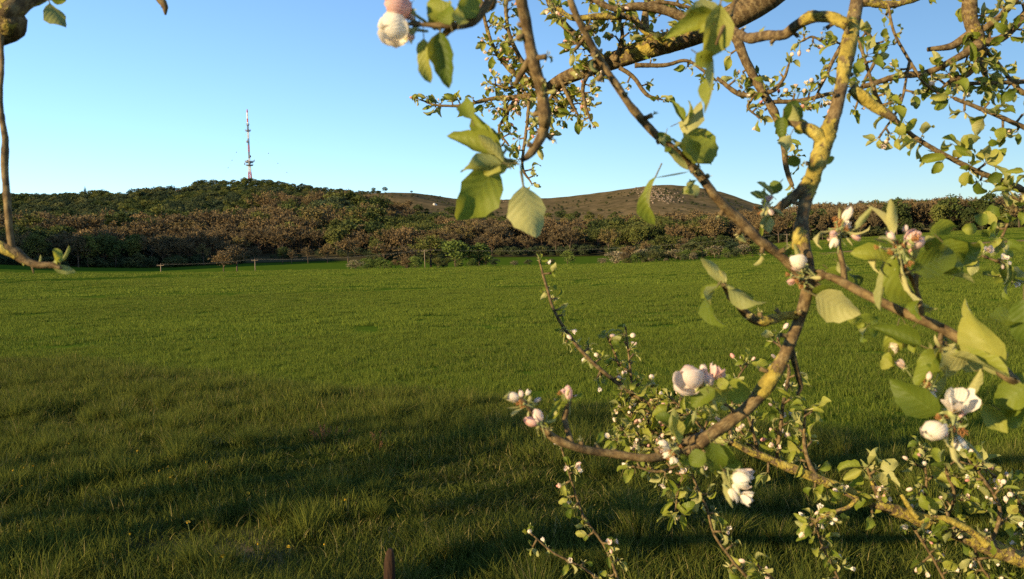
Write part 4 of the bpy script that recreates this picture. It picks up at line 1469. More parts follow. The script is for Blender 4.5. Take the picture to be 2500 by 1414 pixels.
def bud_at(p, dirv, size, kind):
    d = (p - CAM) @ fwd; px, py, _ = proj(p)
    inside = -40 < px < 2540 and -40 < py < 1454 and d > 0.2
    n = np.cross(dirv, rng.normal(0, 1, 3))
    m = frame(p - T_INV, n, dirv, size, size, size)
    # axis of the bud is local +Z
    z = dirv / np.linalg.norm(dirv); x = np.cross(n, z); x /= np.linalg.norm(x); y = np.cross(z, x)
    m = np.eye(4); m[:3, 0] = x * size; m[:3, 1] = y * size; m[:3, 2] = z * size; m[:3, 3] = p - T_INV
    BUDS.append((m, kind, size / max(d, .2) * FPX if inside else 0.1))


def spur(p, dirv, nl, ls, nb, stub=0.012, bs=0.010, key=None):
    """short fruiting spur: stub, leaf rosette, cluster of buds"""
    dirv = dirv / np.linalg.norm(dirv)
    e = p + dirv * stub
    tube(SPURS, [p - T_INV - dirv * .002, p - T_INV + dirv * stub * .5, e - T_INV], [0.0028, 0.0022, 0.0026], 6, 0, lichen=np.array([.1, .1, .1]))
    for k in range(nl):
        a = 2.4 * k + rng.uniform(-.5, .5)
        q = np.cross(dirv, rng.normal(0, 1, 3)); q /= np.linalg.norm(q)
        dd = dirv * rng.uniform(0.1, 0.9) + q * rng.uniform(0.5, 1.0) + np.array([0, 0, rng.uniform(-.35, .25)])
        dd /= np.linalg.norm(dd)
        s = ls * rng.uniform(0.55, 1.15)
        leaf_at(e + dd * s * 0.28, dd, s, rng.uniform(0.75, 1.15))
    for k in range(int(rng.integers(1, 4)) + (2 if 0 < ls < .025 else 0)):
        dd = dirv * rng.uniform(0.4, 1.0) + rng.normal(0, .5, 3); dd /= np.linalg.norm(dd)
        leaf_at(e + dd * ls * .08, dd, ls * rng.uniform(.25, .5), rng.uniform(.6, .9), CAM * 0 - (CAM - p) + rng.normal(0, .5, 3), N_GREEN + int(rng.integers(0, 3)))
    for k in range(nb):
        dd = dirv * rng.uniform(0.5, 1.0) + rng.normal(0, .55, 3); dd /= np.linalg.norm(dd)
        s = bs * rng.uniform(0.7, 1.3)
        bud_at(e + dd * s * 1.7, dd, s, int(rng.choice([0, 0, 1, 1, 2, 2, 3, 4])))


SPURS = MB()


def decorate(key, n, ls=0.03, nl=(3, 6), nb=(0, 4), t0=0.05, t1=1.0, stub=0.014, pb=0.6, bs=0.010):
    pp, rad = PATHS[key]
    m = len(pp)
    for i in range(n):
        t = t0 + (t1 - t0) * (i + rng.uniform(0.1, 0.9)) / n
        k = min(m - 2, int(t * (m - 1)))
        tg = pp[k + 1] - pp[k]; tg /= np.linalg.norm(tg) + 1e-9
        q = np.cross(tg, rng.normal(0, 1, 3)); q /= np.linalg.norm(q)
        d = q + tg * 0.4 + np.array([0, 0, 0.25])
        spur(pp[k] + q * rad[k] * 0.7, d, int(rng.integers(nl[0], nl[1] + 1)), ls, int(rng.integers(nb[0], nb[1] + 1)) if rng.uniform() < pb else 0, stub * rng.uniform(.5, 1.5), bs)


def tip(key, nl=5, ls=0.03, nb=2, at=0, bs=0.010):
    pp, rad = PATHS[key]
    i, j = (0, 1) if at == 0 else (-1, -2)
    d = pp[i] - pp[j]
    spur(pp[i], d, nl, ls, nb, 0.006, bs)


def hero(bx, by, cx, cy, diam, d, kind='balloon', tone='white', d2=None, st=True, spin=0.0):
    """blossom whose calyx sits at (bx, by) and whose axis points to (cx, cy); diam px"""
    b = P(bx, by, d); c = P(cx, cy, d if d2 is None else d2)
    z = c - b; z /= np.linalg.norm(z)
    x = np.cross(z, np.array([.3, .5, .8])); x /= np.linalg.norm(x); y = np.cross(z, x)
    s = diam * d / FPX * .86
    if kind in ('open', 'half'):
        s = s / 1.45 if kind == 'open' else s / 1.1
    m = Matrix(((x[0], y[0], z[0], b[0] - T_INV[0]), (x[1], y[1], z[1], b[1] - T_INV[1]), (x[2], y[2], z[2], b[2] - T_INV[2]), (0, 0, 0, 1))) @ (Matrix.Diagonal((s * .74, s * .74, s * 1.12, 1)) if kind == 'balloon' and diam < 40 else Matrix.Scale(s, 4))
    if kind == 'faded':
        m = m @ Matrix.Scale(1.15, 4)
        o = mkobj('faded_blossom', FADED_ME, tree); o.matrix_local = m
        return
    o = mkobj('blossom', CALYX_ME, tree); o.matrix_local = m
    for k in range(5):
        p = mkobj('petal', PETALS[(kind, tone)], o)
        g = Matrix.Rotation(2 * math.pi * k / 5 + spin, 4, 'Z')
        if kind != 'balloon':
            g = g @ Matrix.Rotation(float(rng.uniform(-.25, .25)), 4, 'Y') @ Matrix.Rotation(float(rng.uniform(-.2, .2)), 4, 'X')
        else:
            g = g @ Matrix.Rotation(float(rng.uniform(-.05, .30)), 4, 'Y') @ Matrix.Rotation(float(rng.uniform(-.2, .2)), 4, 'X') @ Matrix.Diagonal((float(rng.uniform(.8, 1.0)), float(rng.uniform(.75, 1.05)), float(rng.uniform(.8, 1.08)), 1))
        p.matrix_local = g
    if kind != 'balloon':
        mkobj('stamens', STAMEN_ME, o)
# ------------------------------------------------------------------ near branches (under 1 m from the lens)
DM, DE, DF, DC = 0.85, 0.74, 0.60, 0.76
branch('main', [(2103, -60, 40, 1.0, .1), (2090, 20, 40, .97, .2), (2078, 80, 42, .95, .75), (2066, 140, 44, .93, .8), (2055, 210, 38, .91, .35), (2040, 270, 40, .9, .3),
                (2018, 335, 48, .89, .85), (1998, 390, 46, .88, .8), (1980, 450, 44, .88, .75), (1964, 520, 36, .87, .45), (1960, 590, 42, .86, .5),
                (1975, 650, 38, .85, .1), (1972, 710, 38, .85, .05), (1955, 775, 36, .85, .1), (1932, 840, 38, .85, .1), (1905, 895, 40, .85, .45),
                (1875, 945, 46, .85, .85), (1835, 990, 40, .85, .25), (1785, 1030, 36, .85, .1), (1738, 1062, 36, .85, .05), (1705, 1088, 32, .85, .05)],
       world=(), knob=.16)
branch('main_up', [(2103, -55, 40, 1.0, .1), (2120, -180, 46, 1.1, .2)], world=[(1.1, 1.4, 2.75, .028), (1.75, 1.85, 2.8, .045), (2.35, 2.15, 2.45, .07)])
branch('diag', [(1386, -30, 18, .78), (1400, 20, 19, .78), (1432, 92, 22, .79), (1475, 165, 23, .8), (1505, 210, 23, .8), (1548, 272, 24, .81), (1600, 330, 25, .82), (1650, 370, 25, .82),
                (1695, 412, 28, .83), (1745, 478, 30, .83), (1800, 535, 32, .84), (1855, 588, 30, .84), (1915, 632, 27, .85), (1966, 690, 30, .85)], .08, knob=.18)
branch('low', [(1705, 1088, 32, .85), (1650, 1112, 27, .85), (1565, 1120, 25, .84), (1480, 1106, 25, .84), (1400, 1090, 24, .83), (1352, 1070, 25, .83), (1328, 1042, 22, .83), (1316, 1018, 16, .83)], .12)
branch('low_tip', [(1330, 1046, 18, .83), (1305, 1015, 15, .83), (1283, 985, 13, .82), (1262, 968, 10, .82)], .2, name='twig')
branch('low_spur', [(1398, 1090, 18, .83), (1385, 1055, 18, .84), (1378, 1022, 18, .85), (1388, 985, 16, .85), (1400, 965, 9, .85)], .05, name='twig')
branch('stub_mid', [(1738, 1062, 30, .85), (1700, 1068, 26, .86), (1662, 1085, 24, .86), (1650, 1098, 16, .86)], .05, name='twig')
branch('fork', [(1932, 858, 22, .85), (1945, 900, 18, .86), (1956, 940, 16, .87), (1946, 965, 10, .87)], .1, name='twig')
branch('side_left', [(1945, 770, 26, .85, .4), (1905, 775, 26, .84, .75), (1865, 784, 27, .83, .7), (1832, 772, 26, .83, .4), (1805, 742, 23, .82, .1), (1780, 712, 24, .82, .05), (1766, 694, 16, .81, .05)], .3)
branch('hook', [(1975, 690, 28, .85), (2000, 705, 26, .85), (2014, 728, 18, .85)], .05, name='twig')
branch('upper_left_arm', [(2070, 62, 34, .94, .8), (2035, 45, 32, .95, .85), (1985, 42, 32, .96, .7), (1945, 62, 30, .98, .3), (1915, 84, 30, 1.0, .1), (1865, 88, 30, 1.05, .0), (1825, 92, 28, 1.1, .0), (1790, 70, 18, 1.15, 0)], .3)
branch('right_stub', [(2078, 215, 30, .92, .6), (2105, 240, 38, .92, .85), (2135, 262, 32, .92, .75), (2165, 278, 26, .92, .4), (2185, 292, 20, .92, .05)], .5)
branch('left_fork', [(2012, 348, 34, .89, .85), (1985, 322, 36, .89, .9), (1950, 306, 26, .9, .6), (1925, 300, 14, .9, .2)], .7)
branch('left_fork_low', [(1975, 440, 34, .88, .8), (1940, 475, 30, .88, .35), (1905, 505, 24, .88, .05), (1880, 522, 14, .88, .0)], .3)
branch('wart', [(1960, 560, 34, .86, .9), (1945, 585, 30, .86, .9), (1940, 610, 12, .86, .8)], .9, name='twig')
branch('hang', [(1262, -50, 40, .70), (1275, 20, 38, .71), (1290, 90, 36, .72), (1303, 150, 40, .72), (1322, 220, 34, .73), (1328, 280, 38, .73), (1326, 312, 36, .74), (1308, 355, 27, .74), (1290, 380, 20, .74), (1272, 392, 14, .74)], .15, knob=.2)
branch('hang_stub', [(1296, 140, 24, .72), (1275, 175, 20, .73), (1258, 205, 14, .74)], .1, name='twig')
branch('hang_up', [(1262, -46, 40, .70), (1250, -160, 44, .72)], world=[(.1, .85, 2.35, .018), (.7, 1.3, 2.75, .026), (1.75, 1.85, 2.8, .045)])
branch('blossom_arm', [(1205, -25, 28, .62), (1178, 25, 28, .61), (1148, 55, 28, .61), (1105, 62, 20, .6), (1050, 60, 15, .6), (1005, 58, 12, .6), (975, 62, 9, .6)], .1)
branch('blossom_arm_up', [(1205, -22, 28, .62), (1230, -120, 32, .66)], world=[(.1, .85, 2.35, .018)])
branch('diag_up', [(1386, -28, 18, .78), (1375, -130, 16, .8)], name='twig')
branch('right', [(2012, 672, 20, .84), (2055, 690, 25, .82), (2115, 722, 27, .80), (2200, 762, 28, .78), (2295, 800, 30, .77), (2370, 845, 30, .76), (2430, 895, 28, .76), (2520, 950, 34, .78)], .1,
       world=[(.9, 1.25, 1.35, .012), (1.6, 1.75, 1.3, .025), (2.35, 2.15, 1.25, .05)])
branch('right_join', [(1975, 688, 26, .85), (2012, 672, 20, .84)], name='twig', world=())
branch('right_spur', [(2250, 768, 16, .77), (2245, 735, 15, .77), (2232, 690, 14, .77), (2205, 650, 13, .76), (2185, 620, 10, .76)], .1, name='twig')
branch('right_spur2', [(2062, 690, 18, .82), (2058, 645, 17, .82), (2050, 600, 15, .82), (2046, 560, 12, .82)], .1, name='twig')
branch('right_spur3', [(2300, 802, 16, .77), (2290, 840, 15, .77), (2270, 870, 12, .77)], .05, name='twig')
branch('top_twig', [(1805, -30, 14, .64), (1785, 30, 13, .63), (1762, 75, 11, .62), (1748, 110, 8, .62)], .05, name='twig')

# ------------------------------------------------------------------ left: the neighbouring tree's limb dips into the frame (same build, own thing further below)
# ------------------------------------------------------------------ middle distance limbs
DK = 2.35
branch('limb', [(1325, 222, 24, 2.5, .4), (1375, 190, 40, 2.48, .3), (1450, 162, 50, 2.45, .25), (1520, 140, 56, 2.42, .35), (1590, 118, 62, 2.4, .72), (1660, 100, 66, 2.38, .4), (1730, 78, 72, 2.35, .3), (1800, 52, 78, 2.32, .3),
                (1880, 5, 92, 2.3, .25), (1960, -60, 100, 2.28, .2)], world=[(1.3, 2.2, 2.75, .065), (1.85, 2.2, 2.75, .08), (2.35, 2.15, 2.3, .10)], knob=.05)
tw = [  # key, points (px,py,w), depth, lichen, spurs, leaf size, bud probability
    ('k1', [(1340, 212, 22), (1265, 185, 16), (1212, 130, 13), (1185, 60, 11), (1170, -15, 9)], 2.5, .45, 11, .036, .8),
    ('k2', [(1330, 218, 20), (1275, 150, 14), (1240, 70, 12), (1235, -15, 10)], 2.45, .35, 9, .036, .8),
    ('k3', [(1330, 225, 20), (1270, 238, 18), (1200, 243, 12), (1130, 258, 9), (1065, 256, 7), (1030, 245, 5)], 2.5, .35, 8, .036, .35),
    ('k4', [(1258, 240, 9), (1235, 280, 8), (1218, 318, 8), (1240, 352, 6)], 2.5, .1, 5, .03, .9),
    ('k5', [(1292, 235, 12), (1288, 290, 10), (1280, 350, 9), (1276, 410, 8), (1296, 445, 5)], 2.4, .1, 5, .03, .7),
    ('k6', [(1475, 150, 22), (1430, 105, 24), (1380, 60, 22), (1345, 10, 20), (1330, -40, 20)], 2.4, .5, 8, .034, .6),
    ('k7', [(1455, 158, 14), (1425, 205, 12), (1428, 255, 10), (1440, 290, 7)], 2.4, .2, 6, .034, .9),
    ('k8', [(1370, 195, 13), (1388, 240, 11), (1412, 282, 7)], 2.45, .2, 5, .036, .7),
    ('k9', [(1502, 150, 14), (1520, 85, 12), (1502, 25, 11), (1480, -20, 10)], 2.4, .3, 8, .034, .6),
    ('k10', [(1640, 108, 22), (1578, 78, 20), (1540, 42, 20), (1480, 42, 20), (1400, 45, 16), (1360, 20, 12)], 2.3, .65, 8, .034, .4),
    ('k11', [(1600, 112, 26), (1575, 62, 22), (1580, 10, 18), (1590, -40, 16)], 2.35, .55, 5, .034, .4),
    ('k12', [(1720, 70, 34), (1640, 30, 30), (1560, 15, 26), (1500, 22, 20), (1440, -5, 14)], 2.2, .1, 6, .034, .3),
    ('k13', [(1512, 165, 14), (1550, 192, 13), (1580, 232, 12), (1612, 242, 6)], 2.35, .1, 2, .03, .3),
    ('k14', [(1790, 80, 30), (1830, 170, 26), (1880, 258, 24), (1908, 330, 20), (1922, 410, 16), (1935, 455, 10)], 2.0, .15, 9, .032, .5),
    ('k15', [(1750, 190, 10), (1800, 228, 16), (1845, 232, 15), (1890, 222, 14), (1915, 190, 10), (1925, 160, 7)], 2.0, .05, 4, .03, .9),
    ('k16', [(1880, 250, 14), (1955, 245, 13), (2030, 228, 12)], 2.0, .05, 5, .032, .6),
    ('k17', [(1550, 160, 16), (1620, 160, 13), (1680, 150, 10), (1745, 195, 9)], 2.3, .3, 3, .03, .2),
    ('k18', [(1840, 235, 10), (1825, 262, 8), (1850, 285, 5)], 2.0, .05, 2, .026, 1.),
    ('k19', [(1480, 42, 14), (1440, 80, 12), (1405, 120, 9)], 2.35, .3, 5, .034, .7),
    ('k20', [(1400, 185, 14), (1345, 240, 12), (1330, 300, 9), (1315, 350, 6)], 2.5, .2, 6, .032, .8),
    ('k21', [(1560, 15, 14), (1620, 5, 12), (1690, 20, 10)], 2.2, .2, 4, .034, .3),
    ('r1', [(2362, -40, 48), (2368, 40, 40), (2392, 100, 36), (2402, 160, 22), (2410, 198, 10)], 1.9, .45, 5, .04, .05),
    ('r2', [(2392, 108, 32), (2330, 145, 20), (2262, 178, 20), (2190, 188, 18), (2105, 212, 14)], 1.85, .3, 7, .034, .25),
    ('r3', [(2375, 75, 24), (2320, 112, 20), (2265, 121, 12)], 1.9, .1, 0, .03, 0),
    ('r4', [(2392, 105, 28), (2445, 95, 24), (2488, 55, 24), (2530, 0, 28)], 1.9, .2, 6, .038, .1),
    ('r5', [(2380, 85, 20), (2435, 45, 20), (2490, -15, 22)], 1.9, .2, 4, .038, .1),
    ('r6', [(2168, 10, 7), (2182, 75, 9), (2212, 135, 10), (2250, 195, 10), (2290, 228, 7)], 1.8, .05, 6, .026, .15),
    ('r7', [(2095, 90, 8), (2120, 170, 10), (2150, 255, 12), (2225, 328, 14), (2290, 370, 15), (2370, 410, 16), (2440, 440, 18), (2530, 478, 20)], 1.7, .05, 17, .046, .08),
    ('r8', [(2330, 240, 11), (2390, 265, 13), (2450, 290, 14), (2530, 326, 16)], 1.75, .05, 9, .044, .05),
    ('r9', [(2395, 110, 14), (2440, 160, 12), (2480, 212, 13), (2530, 250, 15)], 1.9, .1, 7, .04, .05),
    ('r10', [(2355, 205, 12), (2420, 202, 13), (2530, 197, 14)], 1.9, .1, 5, .04, .05),
    ('r11', [(2395, 145, 24), (2362, 180, 18), (2325, 195, 14), (2300, 215, 8)], 1.85, .1, 9, .042, .05),
    ('r12', [(2408, 628, 6), (2455, 648, 8), (2530, 682, 9)], 1.3, .05, 4, .034, .9),
    ('r13', [(2540, 420, 12), (2505, 480, 11), (2470, 530, 9), (2450, 570, 6)], 1.6, .05, 9, .044, .1),
    ('r14', [(2105, 60, 14), (2140, 130, 11), (2110, 200, 9), (2090, 260, 6)], 1.9, .1, 5, .03, .3),
    ('r15', [(2100, 5, 26), (2180, 12, 20), (2260, -10, 16)], 1.9, .7, 2, .03, 0),
    ('r16', [(2220, 150, 8), (2200, 250, 8), (2150, 330, 6)], 1.75, .1, 5, .03, .4),
    ('r17', [(2060, 100, 14), (2035, 150, 12), (2010, 200, 9), (1990, 240, 6)], 1.9, .2, 7, .034, .7),
    ('r18', [(1960, 100, 6), (1985, 90, 7), (2020, 110, 8)], 2.2, .05, 4, .028, .4),
    ('n1', [(1790, 1082, 16), (1858, 1112, 22), (1930, 1146, 26), (2050, 1192, 29), (2150, 1232, 33), (2300, 1290, 39), (2400, 1330, 43), (2580, 1392, 52)], 1.7, .62, 6, .036, .4),
    ('n2', [(2410, 1332, 22), (2360, 1292, 20), (2312, 1270, 18), (2288, 1262, 10)], 1.65, .7, 3, .036, .3),
    ('n3', [(2095, 1215, 14), (2070, 1240, 12), (2020, 1258, 12), (1985, 1278, 7)], 1.65, .55, 3, .03, .9),
    ('n4', [(1995, 1172, 16), (1972, 1120, 13), (1962, 1065, 10), (1966, 1010, 6)], 1.7, .3, 7, .036, .3),
    ('n5', [(1895, 1132, 12), (1904, 1050, 12), (1912, 985, 11), (1925, 900, 9), (1900, 830, 5)], 1.75, .2, 9, .03, .7),
    ('n6', [(1852, 1108, 10), (1835, 1045, 9), (1815, 985, 6)], 1.75, .3, 3, .028, .7),
    ('n7', [(2160, 1236, 14), (2135, 1190, 12), (2120, 1150, 8)], 1.7, .4, 4, .044, .1),
    ('n8', [(2240, 1265, 14), (2215, 1230, 14), (2200, 1208, 9)], 1.68, .8, 0, .03, 0),
    ('n9', [(2300, 1290, 10), (2330, 1210, 10), (2310, 1150, 8), (2340, 1120, 5)], 1.75, .1, 7, .036, .4),
    ('n10', [(2420, 1330, 12), (2440, 1240, 11), (2400, 1170, 9), (2370, 1130, 6)], 1.7, .2, 8, .034, .7),
    ('n11', [(2530, 1370, 14), (2510, 1270, 12), (2460, 1190, 9), (2410, 1150, 6)], 1.75, .2, 9, .034, .8),
    ('n12', [(2250, 1275, 8), (2262, 1180, 8), (2250, 1100, 6)], 1.8, .1, 6, .024, .3),
    ('p1', [(1318, 642, 6), (1330, 690, 8), (1352, 755, 9), (1385, 812, 10), (1432, 870, 11), (1500, 930, 12), (1590, 992, 13), (1690, 1055, 14), (1800, 1085, 16)], 1.85, .05, 26, .020, .45),
    ('p2', [(1545, 962, 7), (1536, 880, 7), (1528, 805, 4)], 1.9, .05, 8, .018, .3),
    ('p3', [(1522, 945, 7), (1506, 880, 7), (1485, 828, 4)], 1.9, .05, 5, .022, .2),
    ('p4', [(1660, 1040, 8), (1590, 1010, 8), (1535, 962, 5)], 1.85, .05, 9, .03, .6),
    ('p5', [(1690, 1062, 8), (1600, 1055, 8), (1520, 1005, 5)], 1.85, .05, 10, .03, .6),
    ('p6', [(1690, 1075, 8), (1600, 1090, 8), (1510, 1075, 5)], 1.85, .05, 10, .03, .7),
    ('p7', [(1680, 1050, 8), (1640, 1000, 8), (1600, 945, 5)], 1.85, .05, 7, .03, .9),
    ('p8', [(1720, 1100, 8), (1620, 1150, 9), (1550, 1140, 6)], 1.8, .05, 8, .03, .6),
    ('p9', [(1700, 1110, 8), (1660, 1180, 8), (1650, 1245, 5)], 1.8, .05, 6, .034, .5),
    ('p10', [(1740, 1070, 8), (1680, 1010, 8), (1640, 975, 5)], 1.8, .05, 7, .034, .7),
    ('p11', [(1850, 1105, 8), (1790, 1020, 8), (1800, 930, 6), (1820, 895, 4)], 1.8, .05, 6, .032, .6),
    ('p12', [(1640, 1040, 7), (1580, 1060, 7), (1520, 1050, 5)], 1.9, .05, 9, .028, .6),
    ('q1', [(1372, 1098, 5), (1400, 1190, 6), (1432, 1272, 7), (1482, 1345, 8), (1515, 1440, 10)], 1.9, .05, 13, .024, .4),
    ('q2', [(1300, 1306, 4), (1352, 1350, 6), (1420, 1386, 7), (1515, 1445, 9)], 1.9, .05, 7, .022, .5),
    ('q3', [(1692, 1165, 6), (1725, 1240, 8), (1745, 1310, 8), (1790, 1370, 9), (1860, 1450, 11)], 1.8, .05, 11, .032, .35),
    ('q4', [(1992, 1280, 6), (2008, 1335, 7), (2055, 1430, 8)], 1.75, .05, 8, .030, .4),
    ('q5', [(2230, 1290, 8), (2270, 1350, 8), (2320, 1440, 9)], 1.8, .1, 9, .028, .9),
    ('q6', [(2380, 1340, 8), (2400, 1390, 8), (2450, 1450, 9)], 1.75, .1, 10, .028, 1.),
    ('q7', [(1850, 1380, 6), (1885, 1410, 7), (1930, 1460, 9)], 1.8, .05, 4, .034, .9),
    ('s1', [(1330, 222, 12), (1290, 205, 11), (1240, 215, 9), (1200, 205, 6)], 2.5, .5, 9, .028, .9),
    ('s2', [(1345, 225, 12), (1365, 255, 10), (1370, 285, 6)], 2.5, .3, 5, .028, .9),
    ('s3', [(1270, 235, 10), (1245, 265, 8), (1215, 265, 5)], 2.5, .3, 5, .024, .9),
]
for key, pts, d, li, ns, ls, pb in tw:
    branch(key, [(x, y, w, d) for x, y, w in pts], li, name='branch' if max(p[2] for p in pts) > 22 else 'twig')
    if ns:
        ns = int(ns * (1.7 if key[0] in 'ks' and pts[0][0] < 1520 else 1.25 if key[0] in 'pn' else 1.0) + .5)
        ls = ls * (.88 if key[0] == 'r' else 1.0)
        decorate(key, ns, ls, (2, 5), (1, 3), 0.04, 1.0, pb=pb * .8, bs=0.0085)
    if ns > 1:
        tip(key, 4, ls, 1 if pb > .3 else 0, 0 if pts[0][2] < pts[-1][2] else -1)

# lower limb below the picture that carries the shoots at the bottom edge
branch('foot_limb', [(1490, 1470, 20, 1.9), (1860, 1500, 30, 1.85), (2320, 1490, 44, 1.85), (2560, 1470, 56, 1.9)], .3, world=[(1.9, 2.1, .55, .05), (2.35, 2.15, .5, .07)])
branch('n1_root', [(2560, 1386, 54, 1.7)], .4, world=[(1.5, 1.9, .75, .034), (2.35, 2.15, .8, .07)])
branch('p_root', [(1720, 1068, 14, 1.8), (1800, 1085, 16, 1.72)], .1, name='twig')
branch('right_limb', [(2530, 0, 28, 1.9), (2620, -120, 40, 1.95)], .3, world=[(1.75, 2.05, 2.35, .045), (2.35, 2.15, 2.0, .08)])
branch('right_limb_low', [(2530, 478, 20, 1.7), (2640, 520, 30, 1.8)], .2, world=[(1.8, 2.05, 1.75, .035), (2.35, 2.15, 1.6, .07)])
branch('right_limb_mid', [(2530, 250, 16, 1.9), (2530, 326, 16, 1.75), (2640, 380, 26, 1.85)], .2, world=[(1.8, 2.05, 1.9, .03), (2.35, 2.15, 1.7, .06)])

# trunk and the rest of the crown, out of the picture on the right
_g = float(terrain_z(TRUNK[0], TRUNK[1]))
_t = MB()
_p = smooth_path([(2.42, 2.15, _g - .15), (2.36, 2.14, _g + .5), (2.33, 2.16, _g + 1.2), (2.36, 2.15, _g + 2.0), (2.4, 2.2, _g + 2.9)], .08)
_r = np.interp(np.arange(len(_p)), [0, len(_p) * .15, len(_p) * .6, len(_p) - 1], [.24, .17, .15, .09])
_a = np.arange(14) * 2 * math.pi / 14
_rad2 = _r[:, None] * (1 + .16 * fbm(np.arange(len(_p))[:, None] / 4 + np.cos(_a)[None] * 1.5, np.sin(_a)[None] * 1.5 + 0 * _r[:, None], 3, 4) * 2)
tube(_t, _p - T_INV, _r, 14, 0, True, rad2=_rad2, lichen=np.full_like(_rad2, .45))
_t.obj('trunk', M_ABARK, tree)
for k, (dx, dy, dz, z0) in enumerate([(1.3, .3, 1.0, 2.2), (.8, 1.2, 1.1, 2.3), (.2, 1.5, .9, 2.6), (1.4, -.7, .9, 2.0), (.3, -.6, 1.6, 2.8), (-.3, .9, 1.5, 2.8), (1.0, .5, 1.7, 2.9)]):
    b = np.array([2.38, 2.17, z0]); m = b + np.array([dx, dy, dz]) * .55 + (0, 0, .1); e = b + np.array([dx, dy, dz])
    branch(f'crown{k}', [], .4, world=[(*b, .05), (*m, .03), (*e, .008)])
    decorate(f'crown{k}', 26, .045, (4, 6), (0, 4), .25, 1.0, stub=.12)
# ------------------------------------------------------------------ leaves and blossoms of the near branches, one by one
# blossom arm, top left of the tree
leaf(1075, 78, 1088, 215, 78, .6, 20, 4); leaf(1035, 95, 1036, 203, 40, .6, 30, 0); leaf(1110, 55, 1035, -5, 56, .6, 10, 0)
leaf(1100, 60, 1075, -10, 50, .59, -30, 1); leaf(1130, 45, 1165, -30, 60, .6, 20, 0); leaf(1060, 58, 1040, 5, 40, .61, 150, 2)
leaf(1120, 60, 1130, 8, 46, .58, 30, 5); leaf(1065, 62, 1100, 40, 30, .6, 0, 1); leaf(1020, 60, 1000, 110, 22, .6, 150, 4)
hero(988, 72, 930, 74, 82, .6, 'balloon', 'white', .585); hero(1002, 30, 945, 2, 74, .6, 'balloon', 'pink', .59)
hero(1000, 80, 985, 92, 24, .6, 'balloon', 'blush'); hero(1010, 85, 995, 106, 20, .6, 'balloon', 'pink'); hero(1010, 50, 985, 18, 26, .6, 'balloon', 'pink')
# hanging twig with the two big leaves
leaf(1210, 405, 1122, 552, 98, .74, -15, 0); leaf(1278, 455, 1300, 592, 88, .73, 165, 0); leaf(1270, 398, 1279, 460, 7, .735, 0, 4)
leaf(1225, 400, 1104, 398, 44, .72, 160, 1); leaf(1228, 385, 1092, 316, 74, .73, 35, 4); leaf(1222, 372, 1128, 262, 40, .74, -20, 0)
leaf(1230, 395, 1168, 330, 44, .72, 175, 4); leaf(1240, 400, 1176, 424, 38, .73, 10, 0); leaf(1150, 290, 1122, 226, 42, .73, 0, 1)
leaf(1262, 395, 1205, 405, 24, .74, 190, 0); leaf(1215, 350, 1195, 300, 34, .74, 20, 5); leaf(1255, 380, 1225, 350, 14, .74, 170, 4)
# diagonal branch, spur in its middle
leaf(1602, 432, 1540, 543, 34, .8, 55, 1); leaf(1680, 420, 1600, 434, 5, .81, 0, 4); leaf(1686, 448, 1692, 488, 44, .82, 170, 1)
leaf(1680, 415, 1622, 352, 18, .8, 180, 0); leaf(1625, 330, 1606, 390, 30, .8, 150, 3); leaf(1640, 345, 1600, 320, 22, .81, 30, 1)
leaf(1705, 400, 1712, 300, 98, .8, 25, 0); leaf(1690, 398, 1752, 345, 58, .81, -20, 5); leaf(1700, 395, 1665, 340, 48, .79, 40, 2)
leaf(1672, 330, 1688, 208, 52, .8, 150, 7); leaf(1668, 300, 1642, 240, 26, .8, 30, 4); leaf(1655, 300, 1720, 275, 26, .8, 120, 3)
leaf(1700, 440, 1660, 470, 14, .82, 150, 1); leaf(1695, 405, 1640, 330, 12, .82, 30, 4); leaf(1720, 330, 1700, 305, 30, .8, 150, 3)
# bright leaves at the top
leaf(1758, 10, 1728, 190, 74, .62, -30, 1); leaf(1752, 40, 1622, 82, 62, .63, 30, 4); leaf(1742, 150, 1756, 285, 40, .64, 60, 2)
leaf(1765, 30, 1660, 20, 44, .63, 160, 0); leaf(1700, 130, 1745, 165, 46, .62, 10, 1); leaf(1800, 0, 1745, -40, 40, .64, 0, 0); leaf(1735, 60, 1690, 60, 30, .62, 30, 3)
# left fork of the main branch
leaf(1945, 245, 1922, 312, 46, .9, -20, 0); leaf(1912, 285, 1905, 338, 44, .9, 25, 4); leaf(1958, 290, 1950, 332, 38, .9, 10, 1); leaf(1930, 330, 1900, 385, 34, .89, 160, 1)
leaf(1925, 385, 1955, 405, 30, .9, 20, 0); leaf(1905, 445, 1880, 470, 34, .89, 20, 0); leaf(2018, 385, 2030, 400, 28, .9, 10, 0); leaf(1925, 300, 1960, 250, 40, .9, 150, 3)
leaf(2100, 150, 2090, 185, 30, .92, 0, 1)
# lower fork: withered cluster
leaf(1880, 478, 1838, 500, 44, .88, 170, 3); leaf(1870, 485, 1828, 465, 16, .88, 170, 0); leaf(1885, 478, 1850, 440, 22, .88, 140, 4); leaf(1876, 525, 1872, 572, 32, .88, 160, 0)
leaf(1880, 520, 1850, 575, 12, .88, 30, 0); leaf(1862, 480, 1870, 450, 10, .88, 170, 3)
hero(1880, 510, 1850, 492, 26, .88, 'half', 'white'); hero(1876, 500, 1852, 476, 22, .88, 'half', 'white')
# node where the diagonal meets the main branch
hero(1965, 650, 1935, 628, 46, .84, 'balloon', 'white'); hero(1962, 660, 1940, 650, 34, .84, 'half', 'blush'); hero(1968, 690, 1938, 675, 24, .84, 'faded'); hero(1965, 700, 1940, 700, 22, .84, 'faded')
leaf(1960, 655, 1935, 690, 26, .84, 170, 3); leaf(1955, 640, 1938, 590, 12, .84, 180, 0)
